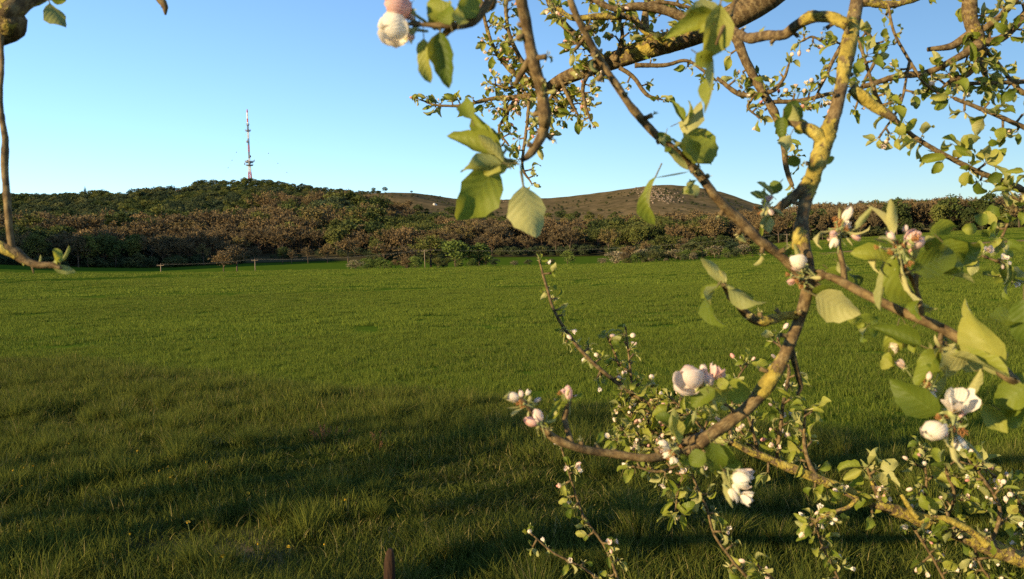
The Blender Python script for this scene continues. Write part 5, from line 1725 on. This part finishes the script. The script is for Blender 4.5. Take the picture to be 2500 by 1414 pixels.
# side-left twig
leaf(1752, 700, 1668, 798, 44, .8, 120, 3); leaf(1760, 700, 1700, 710, 28, .8, 40, 1); leaf(1768, 692, 1708, 622, 26, .8, 175, 0); leaf(1772, 690, 1756, 655, 14, .8, 170, 0)
leaf(1778, 705, 1864, 768, 42, .8, 150, 1); leaf(1785, 705, 1845, 735, 24, .81, 20, 0); leaf(1772, 695, 1800, 712, 12, .8, 170, 3)
# right-hand branch
leaf(2228, 660, 2355, 612, 74, .74, 15, 0); leaf(2183, 622, 2178, 768, 62, .75, 40, 1); leaf(2180, 625, 2135, 760, 30, .76, 150, 4); leaf(2255, 588, 2415, 640, 84, .77, 30, 0)
leaf(2270, 560, 2350, 570, 60, .78, 20, 5); leaf(2300, 590, 2370, 650, 60, .76, -20, 0); leaf(1992, 722, 2092, 775, 76, .83, 160, 0); leaf(1985, 705, 2040, 730, 50, .84, 30, 0)
leaf(2452, 890, 2312, 748, 86, .74, -25, 1); leaf(2490, 780, 2400, 792, 56, .75, 30, 2); leaf(2500, 730, 2496, 850, 66, .74, 15, 0); leaf(2375, 862, 2272, 895, 56, .75, 165, 0)
leaf(2292, 1012, 2172, 938, 72, .73, -15, 0); leaf(2530, 930, 2432, 985, 84, .74, 10, 0); leaf(2480, 960, 2420, 1040, 70, .75, 25, 5); leaf(2345, 975, 2400, 905, 40, .75, 150, 4)
leaf(2400, 985, 2460, 1050, 50, .75, 10, 2); leaf(2440, 1000, 2510, 1040, 60, .75, 10, 0); leaf(2400, 900, 2470, 880, 40, .75, 150, 1); leaf(2330, 880, 2300, 920, 44, .76, 150, 0)
leaf(2190, 800, 2165, 880, 46, .78, 15, 1); leaf(2210, 790, 2240, 860, 44, .78, 20, 2); leaf(2230, 800, 2190, 850, 36, .78, 160, 0); leaf(2180, 870, 2150, 900, 30, .78, 10, 0)
leaf(2170, 860, 2160, 915, 32, .78, 30, 1); leaf(2260, 870, 2290, 830, 26, .77, 150, 3); leaf(2330, 950, 2290, 990, 26, .76, 10, 1); leaf(2420, 850, 2440, 920, 40, .76, 150, 4)
leaf(2070, 760, 2095, 800, 30, 1.0, 30, 1); leaf(2100, 770, 2150, 790, 28, 1.0, 20, 0); leaf(2115, 800, 2080, 845, 20, 1.0, 150, 3); leaf(2110, 790, 2085, 800, 16, 1.0, 0, 3); leaf(2125, 800, 2150, 835, 18, 1.0, 30, 3)
leaf(2020, 655, 2060, 690, 44, .84, 20, 0); leaf(2045, 640, 2075, 670, 30, .83, 150, 1); leaf(2085, 700, 2110, 655, 30, .84, 40, 3); leaf(2240, 740, 2285, 765, 20, .77, 150, 1); leaf(2270, 765, 2260, 735, 12, .77, 170, 3)
hero(2325, 1010, 2350, 960, 88, .72, 'half', 'white', .70); hero(2300, 1048, 2245, 1058, 64, .72, 'balloon', 'white', .71); hero(2330, 1050, 2302, 1038, 32, .72, 'faded', d2=.70); hero(2345, 1045, 2362, 1075, 40, .72, 'faded', d2=.70)
hero(2335, 1060, 2345, 1110, 44, .73, 'half', 'white'); hero(2270, 940, 2238, 930, 34, .75, 'faded', d2=.73); hero(2275, 950, 2270, 975, 40, .75, 'half', 'white'); hero(2210, 900, 2190, 880, 30, .78, 'half', 'blush')
hero(2205, 830, 2178, 800, 34, .78, 'balloon', 'white'); hero(2195, 840, 2180, 850, 26, .78, 'half', 'white')
# upper cluster of faded blossom
hero(2215, 600, 2268, 545, 46, .75, 'balloon', 'pink'); hero(2225, 590, 2255, 560, 40, .745, 'faded', d2=.73); hero(2190, 610, 2175, 555, 34, .75, 'faded'); hero(2200, 615, 2205, 575, 36, .75, 'faded'); hero(2185, 622, 2155, 605, 30, .76, 'faded')
leaf(2180, 575, 2174, 482, 24, .75, 180, 0); leaf(2190, 600, 2160, 560, 14, .75, 170, 3); leaf(2200, 605, 2240, 600, 20, .75, 160, 3); leaf(2210, 612, 2185, 590, 16, .75, 175, 1)
hero(2046, 560, 2052, 490, 40, .82, 'faded', d2=.80); hero(2046, 575, 2040, 545, 34, .81, 'faded'); hero(2050, 580, 2030, 560, 28, .81, 'half', 'blush'); hero(2060, 540, 2092, 478, 36, .83, 'balloon', 'white', .82); hero(2060, 560, 2085, 520, 26, .82, 'half', 'white')
leaf(2085, 560, 2130, 505, 16, .82, 175, 0); leaf(2030, 590, 2000, 555, 18, .83, 170, 3); leaf(2030, 600, 2005, 580, 14, .83, 170, 3)
# big round leaves on the distant right-hand twig
for a in ((2385, 445, 2392, 482, 44), (2365, 420, 2340, 448, 30), (2370, 425, 2362, 452, 26), (2430, 405, 2425, 360, 38), (2310, 385, 2245, 383, 24), (2300, 395, 2275, 425, 24), (2340, 368, 2330, 385, 26),
          (2330, 355, 2375, 380, 20), (2420, 340, 2430, 362, 34), (2215, 300, 2235, 312, 36), (2205, 300, 2190, 330, 28), (2230, 345, 2200, 350, 24), (2440, 445, 2450, 470, 36), (2410, 440, 2445, 425, 30), (2455, 330, 2430, 320, 30)):
    leaf(*a, 1.68, float(rng.uniform(-30, 60)))
for a in ((2395, 552, 2400, 512, 34), (2385, 560, 2350, 555, 30), (2400, 560, 2420, 575, 26), (2430, 540, 2415, 570, 14), (2400, 570, 2440, 575, 22), (2330, 675, 2350, 640, 30), (2345, 660, 2340, 680, 26)):
    leaf(*a, 1.2, float(rng.uniform(-30, 60)))
# pink pair above the main bend
hero(1705, 935, 1662, 920, 74, .83, 'balloon', 'blush', .815); hero(1722, 950, 1718, 905, 46, .83, 'balloon', 'blush'); hero(1735, 930, 1755, 898, 50, .83, 'half', 'pink'); hero(1722, 920, 1712, 888, 30, .84, 'balloon', 'blush')
leaf(1740, 945, 1800, 1002, 40, .82, 30, 3); leaf(1745, 950, 1682, 988, 44, .82, 20, 0); leaf(1720, 960, 1685, 955, 32, .83, 0, 1); leaf(1770, 930, 1830, 985, 64, .84, 20, 0); leaf(1750, 940, 1780, 935, 34, .82, -20, 2)
leaf(1730, 960, 1750, 1005, 16, .82, 170, 0); leaf(1780, 1000, 1755, 990, 14, .84, 160, 0); leaf(1700, 1000, 1690, 1040, 10, .84, 170, 0)
branch('pink_stem', [(1800, 1010, 12, .85), (1770, 985, 11, .84), (1735, 960, 10, .83), (1720, 945, 8, .83)], .05, name='twig')
# end of the main branch
leaf(1735, 1080, 1762, 1170, 50, .82, -10, 0); leaf(1720, 1105, 1682, 1135, 44, .82, 15, 0); leaf(1750, 1085, 1790, 1145, 50, .83, 25, 0); leaf(1775, 1125, 1815, 1150, 34, .84, 20, 0); leaf(1715, 1140, 1722, 1180, 14, .83, 150, 3)
leaf(1660, 1085, 1625, 1010, 40, .84, 30, 2); leaf(1640, 1060, 1650, 990, 22, .84, 170, 0); leaf(1665, 1060, 1690, 1010, 30, .85, 20, 4); leaf(1640, 1040, 1610, 1000, 36, .85, 40, 1); leaf(1665, 1110, 1690, 1140, 30, .85, 10, 0)
hero(1790, 1165, 1835, 1178, 48, .82, 'balloon', 'white', .81); hero(1800, 1150, 1842, 1158, 46, .83, 'half', 'blush'); hero(1790, 1180, 1806, 1206, 28, .82, 'balloon', 'white'); hero(1785, 1190, 1800, 1236, 36, .82, 'balloon', 'white'); hero(1800, 1205, 1835, 1222, 44, .82, 'half', 'white')
leaf(1770, 1165, 1785, 1240, 18, .82, 170, 0); leaf(1765, 1150, 1790, 1200, 22, .82, 175, 4)
branch('white_stem', [(1735, 1085, 10, .84), (1755, 1130, 9, .83), (1775, 1160, 8, .83)], .05, name='twig')
hero(1645, 1100, 1625, 1125, 30, .84, 'faded', d2=.82); hero(1640, 1100, 1615, 1085, 30, .84, 'half', 'white'); hero(1640, 1110, 1650, 1140, 26, .84, 'half', 'white'); hero(1638, 1105, 1605, 1125, 22, .84, 'balloon', 'white')
# ragged faded clusters
for bx, by, n, sp, d in ((2195, 605, 9, 48, .75), (2048, 560, 7, 34, .82), (2325, 1045, 7, 42, .73), (1640, 1105, 5, 30, .84), (1962, 680, 6, 30, .84), (1872, 505, 4, 24, .88), (1290, 990, 4, 24, .83), (1380, 975, 3, 20, .84), (2260, 945, 4, 30, .76)):
    for _i in range(n):
        ax, ay = rng.normal(0, sp), rng.normal(-sp * .35, sp * .8)
        hero(bx + ax * .4, by + ay * .4, bx + ax * 1.25, by + ay * 1.25 + 1, float(rng.uniform(16, 28)), d * float(rng.uniform(.97, 1.02)), str(rng.choice(['faded', 'faded', 'half', 'balloon'])), str(rng.choice(['white', 'blush', 'pink'])))
        ax, ay = rng.normal(0, sp), rng.normal(0, sp)
        leaf(bx + ax * .3, by + ay * .3, bx + ax * 1.2, by + ay * 1.2 + 2, float(rng.uniform(8, 18)), d * float(rng.uniform(.97, 1.02)), float(rng.uniform(120, 200)), N_GREEN + int(rng.integers(0, 3)))
# buds on the low twig
hero(1268, 972, 1238, 964, 34, .82, 'balloon', 'white'); hero(1272, 970, 1272, 950, 18, .82, 'balloon', 'blush'); hero(1285, 965, 1292, 952, 16, .82, 'balloon', 'white'); hero(1390, 975, 1386, 944, 32, .84, 'balloon', 'pink')
hero(1320, 1030, 1304, 988, 34, .82, 'balloon', 'blush'); hero(1312, 1035, 1280, 1024, 34, .82, 'balloon', 'pink'); hero(1400, 970, 1418, 965, 14, .85, 'balloon', 'blush')
leaf(1335, 1025, 1375, 975, 26, .83, 20, 4); leaf(1330, 1030, 1365, 1005, 22, .83, 160, 0); leaf(1318, 1040, 1302, 1070, 14, .83, 150, 3); leaf(1385, 985, 1355, 965, 26, .84, 30, 1); leaf(1380, 990, 1345, 985, 22, .84, 40, 0); leaf(1262, 975, 1220, 962, 26, .82, 160, 1)
leaf(1395, 980, 1425, 960, 14, .84, 30, 0); leaf(1328, 1045, 1345, 1075, 12, .83, 150, 1)


for _k, _n in (('main', 16), ('diag', 14), ('hang', 9), ('low', 8), ('right', 12), ('side_left', 4), ('blossom_arm', 4), ('upper_left_arm', 6)):
    decorate(_k, _n, .012, (0, 1), (0, 0), stub=.007)

decorate('right', 15, .046, (2, 4), (0, 1), .15, .95, stub=.012)
decorate('right_spur3', 3, .042, (2, 4), (0, 1), .3, 1.0, stub=.010)
decorate('right_spur', 3, .036, (1, 3), (0, 1), .1, .8, stub=.010)


def finish_tree():
    if CRUST.n: CRUST.obj('lichen_crust', M_ABARK, tree, kind='stuff', smooth=False)
    if SPURS.n: SPURS.obj('fruit_spurs', M_ABARK, tree, kind='stuff')
    LEAVES.sort(key=lambda q: -q[2]); BUDS.sort(key=lambda q: -q[2])
    for m, v, s in LEAVES[:300]:
        o = mkobj('leaf', LEAFM[v], tree); o.matrix_local = Matrix([list(map(float, row)) for row in m])
    mb = MB()
    for m, v, s in LEAVES[300:]:
        src = LEAFV[v]; sh = rng.uniform()
        for V, F, UV in zip(src.v, src.f, src.uv):
            pass
        V = np.concatenate(src.v); UV = np.concatenate(src.uv)
        mb.v.append((V @ m[:3, :3].T + m[:3, 3]).astype(np.float32)); mb.uv.append(UV)
        for F in src.f:
            mb.f.append(F + mb.n); mb.mi.append(np.full(len(F), int(v >= N_GREEN), np.int32))
        mb.attr.setdefault('shade', []).append(np.full(len(V), sh, np.float32)); mb.n += len(V)
    if mb.n: mb.obj('foliage', [M_LEAF, M_WOOL], tree, kind='stuff')
    for m, v, s in BUDS[:200]:
        o = mkobj('flower_bud', BUDM[v], tree); o.matrix_local = Matrix([list(map(float, row)) for row in m])
    mb = MB()
    for m, v, s in BUDS[200:]:
        src = BUDV[v]
        V = np.concatenate(src.v)
        mb.v.append((V @ m[:3, :3].T + m[:3, 3]).astype(np.float32)); mb.uv.append(np.concatenate(src.uv))
        for F, mi in zip(src.f, src.mi):
            mb.f.append(F + mb.n); mb.mi.append(mi)
        mb.attr.setdefault('pink', []).append(np.full(len(V), BPINK[v], np.float32)); mb.n += len(V)
    if mb.n:
        mb.obj('small_buds', [M_CALYX, M_PETAL, M_STAMEN], tree, kind='stuff')
    if 0: print('APPLE leaves', len(LEAVES), 'buds', len(BUDS))


finish_tree()
# ------------------------------------------------------------------ neighbouring apple tree on the left, its twig hangs into the picture
LT = np.array([-3.6, 2.0])
tree_l = thing('apple_tree', 'second apple tree whose dark limb and thin hanging twig show at the left edge', 'tree', (LT[0], LT[1], float(terrain_z(*LT))))
start_tree(tree_l)
branch('j_limb', [(130, -45, 26, .98, .3), (95, -5, 44, .97, .4), (50, 12, 62, .96, .35), (5, 45, 84, .95, .35), (-60, 100, 90, .97, .3)], .3,
       world=[(-.95, 1.0, 1.9, .03), (-1.7, 1.2, 1.75, .05), (-3.6, 2.0, 1.55, .08)], knob=.22)
branch('j_twig', [(2, 70, 22, .95, .3), (2, 120, 15, .95, .2), (3, 180, 14, .94, .1), (2, 250, 16, .94, .05), (10, 320, 18, .93, .05), (13, 345, 20, .93, .05), (11, 420, 21, .93, .05), (18, 500, 21, .92, .05),
                  (24, 570, 20, .92, .1), (31, 612, 22, .92, .2)], .1, knob=.10)
branch('j_cross', [(-40, 580, 26, .93, .6), (-5, 600, 30, .92, .6), (30, 616, 32, .92, .5), (60, 634, 24, .92, .3), (90, 646, 22, .92, .15), (125, 648, 18, .92, .1), (150, 655, 10, .92, .05)], .3, knob=.25)
branch('j_nub', [(75, 640, 8, .92), (80, 655, 7, .92), (82, 668, 3, .92)], .2, name='twig')
branch('j_cross_root', [(-38, 580, 26, .93)], .3, world=[(-.9, 1.0, 1.75, .015), (-1.7, 1.2, 1.6, .03), (-3.6, 2.0, 1.3, .06)])
branch('j_hang', [(360, -40, 18, 1.0, .5), (385, -5, 22, 1.0, .5), (400, 15, 20, 1.0, .5), (404, 36, 6, 1.0, .5)], .5, name='twig')
branch('j_hang_up', [(360, -38, 18, 1.0), (300, -120, 24, 1.0)], .3, world=[(-.6, 1.0, 2.25, .02), (-1.6, 1.2, 2.2, .04), (-3.6, 2.0, 2.0, .07)])
leaf(122, 8, 152, 82, 48, .95, 150, 0); leaf(125, 0, 165, -5, 30, .95, 20, 1)
leaf(128, 652, 182, 662, 24, .92, 170, 2); leaf(148, 640, 172, 598, 14, .92, 160, 4); leaf(146, 642, 138, 602, 26, .93, 30, 0); leaf(130, 640, 158, 634, 18, .92, 165, 3); leaf(60, 632, 52, 650, 12, .92, 160, 1)
leaf(95, 642, 100, 622, 8, .92, 160, 4); leaf(-15, 575, 5, 560, 14, .92, 160, 3)
_g = float(terrain_z(*LT))


def orchard_trunk(x, y, g, name='trunk'):
    mb = MB()
    p = smooth_path([(x + .06, y, g - .15), (x, y + .02, g + .5), (x - .03, y, g + 1.2), (x + .02, y, g + 2.2), (x, y + .03, g + 3.0)], .08)
    r = np.interp(np.arange(len(p)), [0, len(p) * .15, len(p) * .6, len(p) - 1], [.22, .15, .12, .06])
    a = np.arange(12) * 2 * math.pi / 12
    r2 = r[:, None] * (1 + .3 * fbm(np.arange(len(p))[:, None] / 4 + np.cos(a)[None] * 1.5, np.sin(a)[None] * 1.5 + 0 * r[:, None], 3, 8))
    tube(mb, p - T_INV, r, 12, 0, True, rad2=r2, lichen=np.full_like(r2, .4))
    return mb.obj(name, M_ABARK, tree)


def orchard_crown(x, y, g, limbs, ns=30):
    for k, (dx, dy, dz, z0) in enumerate(limbs):
        b = np.array([x, y, g + z0]); m = b + np.array([dx, dy, dz]) * .5 + (0, 0, .12); e = b + np.array([dx, dy, dz])
        branch(f'oc{k}_{x:.1f}', [], .3, world=[(*b, .05), (*m, .032), (*e, .008)])
        decorate(f'oc{k}_{x:.1f}', ns, .05, (5, 7), (0, 2), .25, 1.0, stub=.16)


def orchard_mass(x, y, g, n):
    """the many small leaves of a crown out of the picture, one joined part"""
    r = np.random.default_rng(int(abs(x) * 10))
    k = 15
    d = rdir(r, k); C = np.array([x, y, g + 2.75]) + d * np.array([1.25, 1.25, .95]) * r.uniform(.5, 1.0, (k, 1))
    w = r.integers(0, k, n)
    c = C[w] + rdir(r, n) * (r.uniform(0, 1, (n, 1)) ** .5) * r.uniform(.14, .40, k)[w][:, None]
    keep = ~((np.abs(proj(c)[0] - 1250) < 1330) & (proj(c)[2] > 0)) if x > -4 else np.ones(n, bool)
    c = c[keep]; w = w[keep]; n = len(c)
    u = rdir(r, n); v = np.cross(u, rdir(r, n)); v /= np.linalg.norm(v, axis=1)[:, None] + 1e-9
    s = r.uniform(.018, .034, n)[:, None]
    mb = MB(); quads(mb, c - T_INV, u * s, v * s * .65, r.uniform(0, 1, n))
    mb.obj('crown', M_LEAF, tree, kind='stuff')


orchard_trunk(LT[0], LT[1], _g)
orchard_crown(LT[0], LT[1], _g, [(-.9, .9, .9, 1.6), (.5, 1.1, 1.0, 2.0), (-1.2, -.3, 1.0, 1.7), (-.2, .3, 1.4, 2.5)], 18)
orchard_mass(LT[0], LT[1], _g, 700)
finish_tree()

# two more trees of the row, outside the picture on the left; their shade falls on the verge
row = thing('apple_tree', 'apple tree of the row standing outside the picture on the left', 'tree', (-8.3, 1.2, float(terrain_z(-8.3, 1.2))), 'orchard row left of the picture')
start_tree(row)
orchard_trunk(-8.3, 1.2, float(terrain_z(-8.3, 1.2)))
_lm = [(1.2, .5, .8, 1.5), (.3, 1.3, .9, 1.7), (-1.2, .6, .9, 1.6), (-.8, -1.0, .9, 1.8), (.9, -.9, 1.0, 1.9), (.1, .2, 1.5, 2.6), (.7, .6, 1.3, 2.5), (-.6, .3, 1.4, 2.6)]
orchard_crown(-8.3, 1.2, float(terrain_z(-8.3, 1.2)), _lm[::2], 16)
orchard_mass(-8.3, 1.2, float(terrain_z(-8.3, 1.2)), 1100)
finish_tree()


def copy_tree(src, x, y, rot, sc, label):
    t = src.copy(); COL.objects.link(t); t.location = (x, y, float(terrain_z(x, y))); t.rotation_euler = (0, 0, rot); t.scale = (sc, sc, sc); t['label'] = label
    for ch in list(src.children):
        if ch.name.startswith('leaf') or ch.name.startswith('flower_bud'):
            continue
        c = ch.copy(); COL.objects.link(c); c.parent = t
    return t


copy_tree(row, -3.2, -4.6, 1.9, 1.0, 'apple tree of the row standing behind the camera')
copy_tree(row, -9.4, -2.4, .8, 1.1, 'apple tree of the second row behind the camera on the left')
copy_tree(row, -11.5, 0.6, 3.6, 1.1, 'apple tree of the row farthest left outside the picture')
copy_tree(row, -6.0, 3.9, 5.1, .72, 'apple tree of the row nearest the second apple tree, outside the picture')
copy_tree(row, -6.6, -6.0, 2.8, 1.0, 'apple tree of the second row standing farthest behind the camera')


# ------------------------------------------------------------------ verge: stake, dandelions, dry sorrel
def on_ground(px, py):
    v = P(px, py, 1.0) - CAM
    lo, hi = 1.0, 300.0
    for _ in range(60):
        mid = (lo + hi) / 2; q = CAM + v * mid
        if q[2] > float(terrain_z(q[0], q[1])):
            lo = mid
        else:
            hi = mid
    return CAM + v * lo


def stake():
    t = NT('old_stake_wood')
    tc = t.n('TexCoord').outputs['Object']
    mp = t.n('Mapping'); mp.inputs['Scale'].default_value = (1, 1, .08); t.l(tc, mp.inputs['Vector'])
    n = t.noise(90, 5, .7, mp.outputs[0])
    t.base(t.ramp(n, [(0.35, (0.006, 0.004, 0.003)), (0.5, (0.024, 0.012, 0.006)), (0.65, (0.055, 0.028, 0.014))]), .85, .2); t.bump(n, .8, .004)
    top = P(950, 1340, 2.6); g = float(terrain_z(top[0], top[1]))
    mb = MB(); H = top[2] - g + .25
    p = np.array([(-.035, 0, -.25), (-.02, 0, H * .4 - .25), (-.006, .004, H * .8 - .25), (0, 0, H - .29), (.004, 0, H - .25)])
    p = smooth_path(p, .04)
    r = np.interp(np.arange(len(p)), [0, len(p) - 3, len(p) - 1], [.026, .016, .007])
    a = np.arange(10) * 2 * math.pi / 10
    r2 = r[:, None] * (1 + .35 * fbm(np.arange(len(p))[:, None] / 5 + np.cos(a)[None] * 1.2, np.sin(a)[None] * 1.2 + 0 * r[:, None], 3, 15))
    tube(mb, p, r, 10, 0, True, rad2=r2)
    o = mb.obj('wooden_stake', t.m, label='weathered brown wooden stake at the bottom edge of the picture', category='stake')
    o.location = (top[0], top[1], g)


stake()


def flowers():
    yel = plain('dandelion_yellow', (0.50, 0.32, 0.02), .7, .2, .2, 80); stem = plain('flower_stem', (0.12, 0.15, 0.05), .7, .2, .3, 30)
    s = MB(); tube(s, smooth_path([(0, 0, 0), (.01, 0, .06), (.0, .005, .11)], .03), .0022, 5); S = s.mesh('stem', stem)
    h = MB()
    for ring, (rr, z, n) in enumerate(((.018, .0, 18), (.013, .004, 14), (.007, .007, 9))):
        for k in range(n):
            a = 2 * math.pi * k / n + ring; d = np.array([math.cos(a), math.sin(a), 0]); q = np.array([-math.sin(a), math.cos(a), 0]) * .0026
            h.add([d * .002 - q + (0, 0, z), d * .002 + q + (0, 0, z), d * rr + q + (0, 0, z + .003), d * rr - q + (0, 0, z + .003)], [[0, 1, 2, 3]])
    tube(h, [(0, 0, -.010), (0, 0, -.004), (0, 0, .002)], [.003, .007, .008], 8)
    Hd = h.mesh('flower_head', yel)
    spots = [(389, 1161), (399, 1156), (410, 1151), (356, 1192), (417, 1177), (462, 1304), (471, 1284), (320, 1322), (634, 1360), (546, 1395), (607, 1218), (38, 1281), (75, 1313), (310, 1234),
             (58, 1152), (32, 1160), (82, 1148), (108, 1178), (118, 1184), (20, 1202), (54, 1199), (846, 1247), (705, 1355), (795, 1348), (170, 1090), (505, 1138), (335, 1110)]
    small = []
    where = ['beside the bare soil patch', 'in the rough grass at lower left']
    for k, (px, py) in enumerate(spots):
        p = on_ground(px, py + 14)
        big = k in (5, 8, 9, 21)
        t = thing('dandelion', {5: 'largest yellow dandelion beside the bare trodden patch', 8: 'yellow dandelion low down, left of the wooden stake', 9: 'yellow dandelion at the bottom edge left of the stake',
                  21: 'lone yellow dandelion in the middle of the rough grass'}.get(k, 'small yellow dandelion in the rough grass at lower left'), 'flower',
                  tuple(p), 'dandelions in the rough grass', float(rng.uniform(0, 6)), (1.0,) * 3 if big else (.72,) * 3)
        if k not in (5, 8, 9, 21):
            small.append(t)
        mkobj('stem', S, t); o = mkobj('flower_head', Hd, t); o.location = (0, .005, .115); o.rotation_euler = (float(rng.uniform(.2, .9)), float(rng.uniform(-.4, .4)), 0)
    number_from_left(small, lambda o: f'{o} small yellow dandelion from the left in the rough grass')
    # dry reddish sorrel
    red = plain('dry_sorrel', (0.12, 0.062, 0.026), .8, .2, .4, 60)
    for c, (px, py, n, lab) in enumerate(((795, 1085, 14, 'dry reddish sorrel stems standing in the grass'), (915, 1105, 5, 'small tuft of dry reddish stems right of the sorrel'))):
        p = on_ground(px, py)
        t = thing('sorrel_plant', lab, 'plant', tuple(p))
        for k in range(n):
            mb = MB(); x, y = rng.normal(0, .06), rng.normal(0, .05); hh = rng.uniform(.10, .19)
            e = np.array([x * 1.4, y * 1.4, hh]); tube(mb, [(x, y, 0), (x * 1.1, y * 1.1, hh * .6), e], [.002, .0018, .0012], 4)
            for q in range(14):
                u = rng.uniform(.6, 1.05); c0 = np.array([x, y, 0]) * (1 - u) + e * u + rng.normal(0, .006, 3); dd = rdir(rng, 1)[0] * .006; ee = rdir(rng, 1)[0] * .005
                mb.add([c0 - dd - ee, c0 + dd - ee, c0 + dd + ee, c0 - dd + ee], [[0, 1, 2, 3]])
            mb.obj('seed_stem', red, t)


flowers()
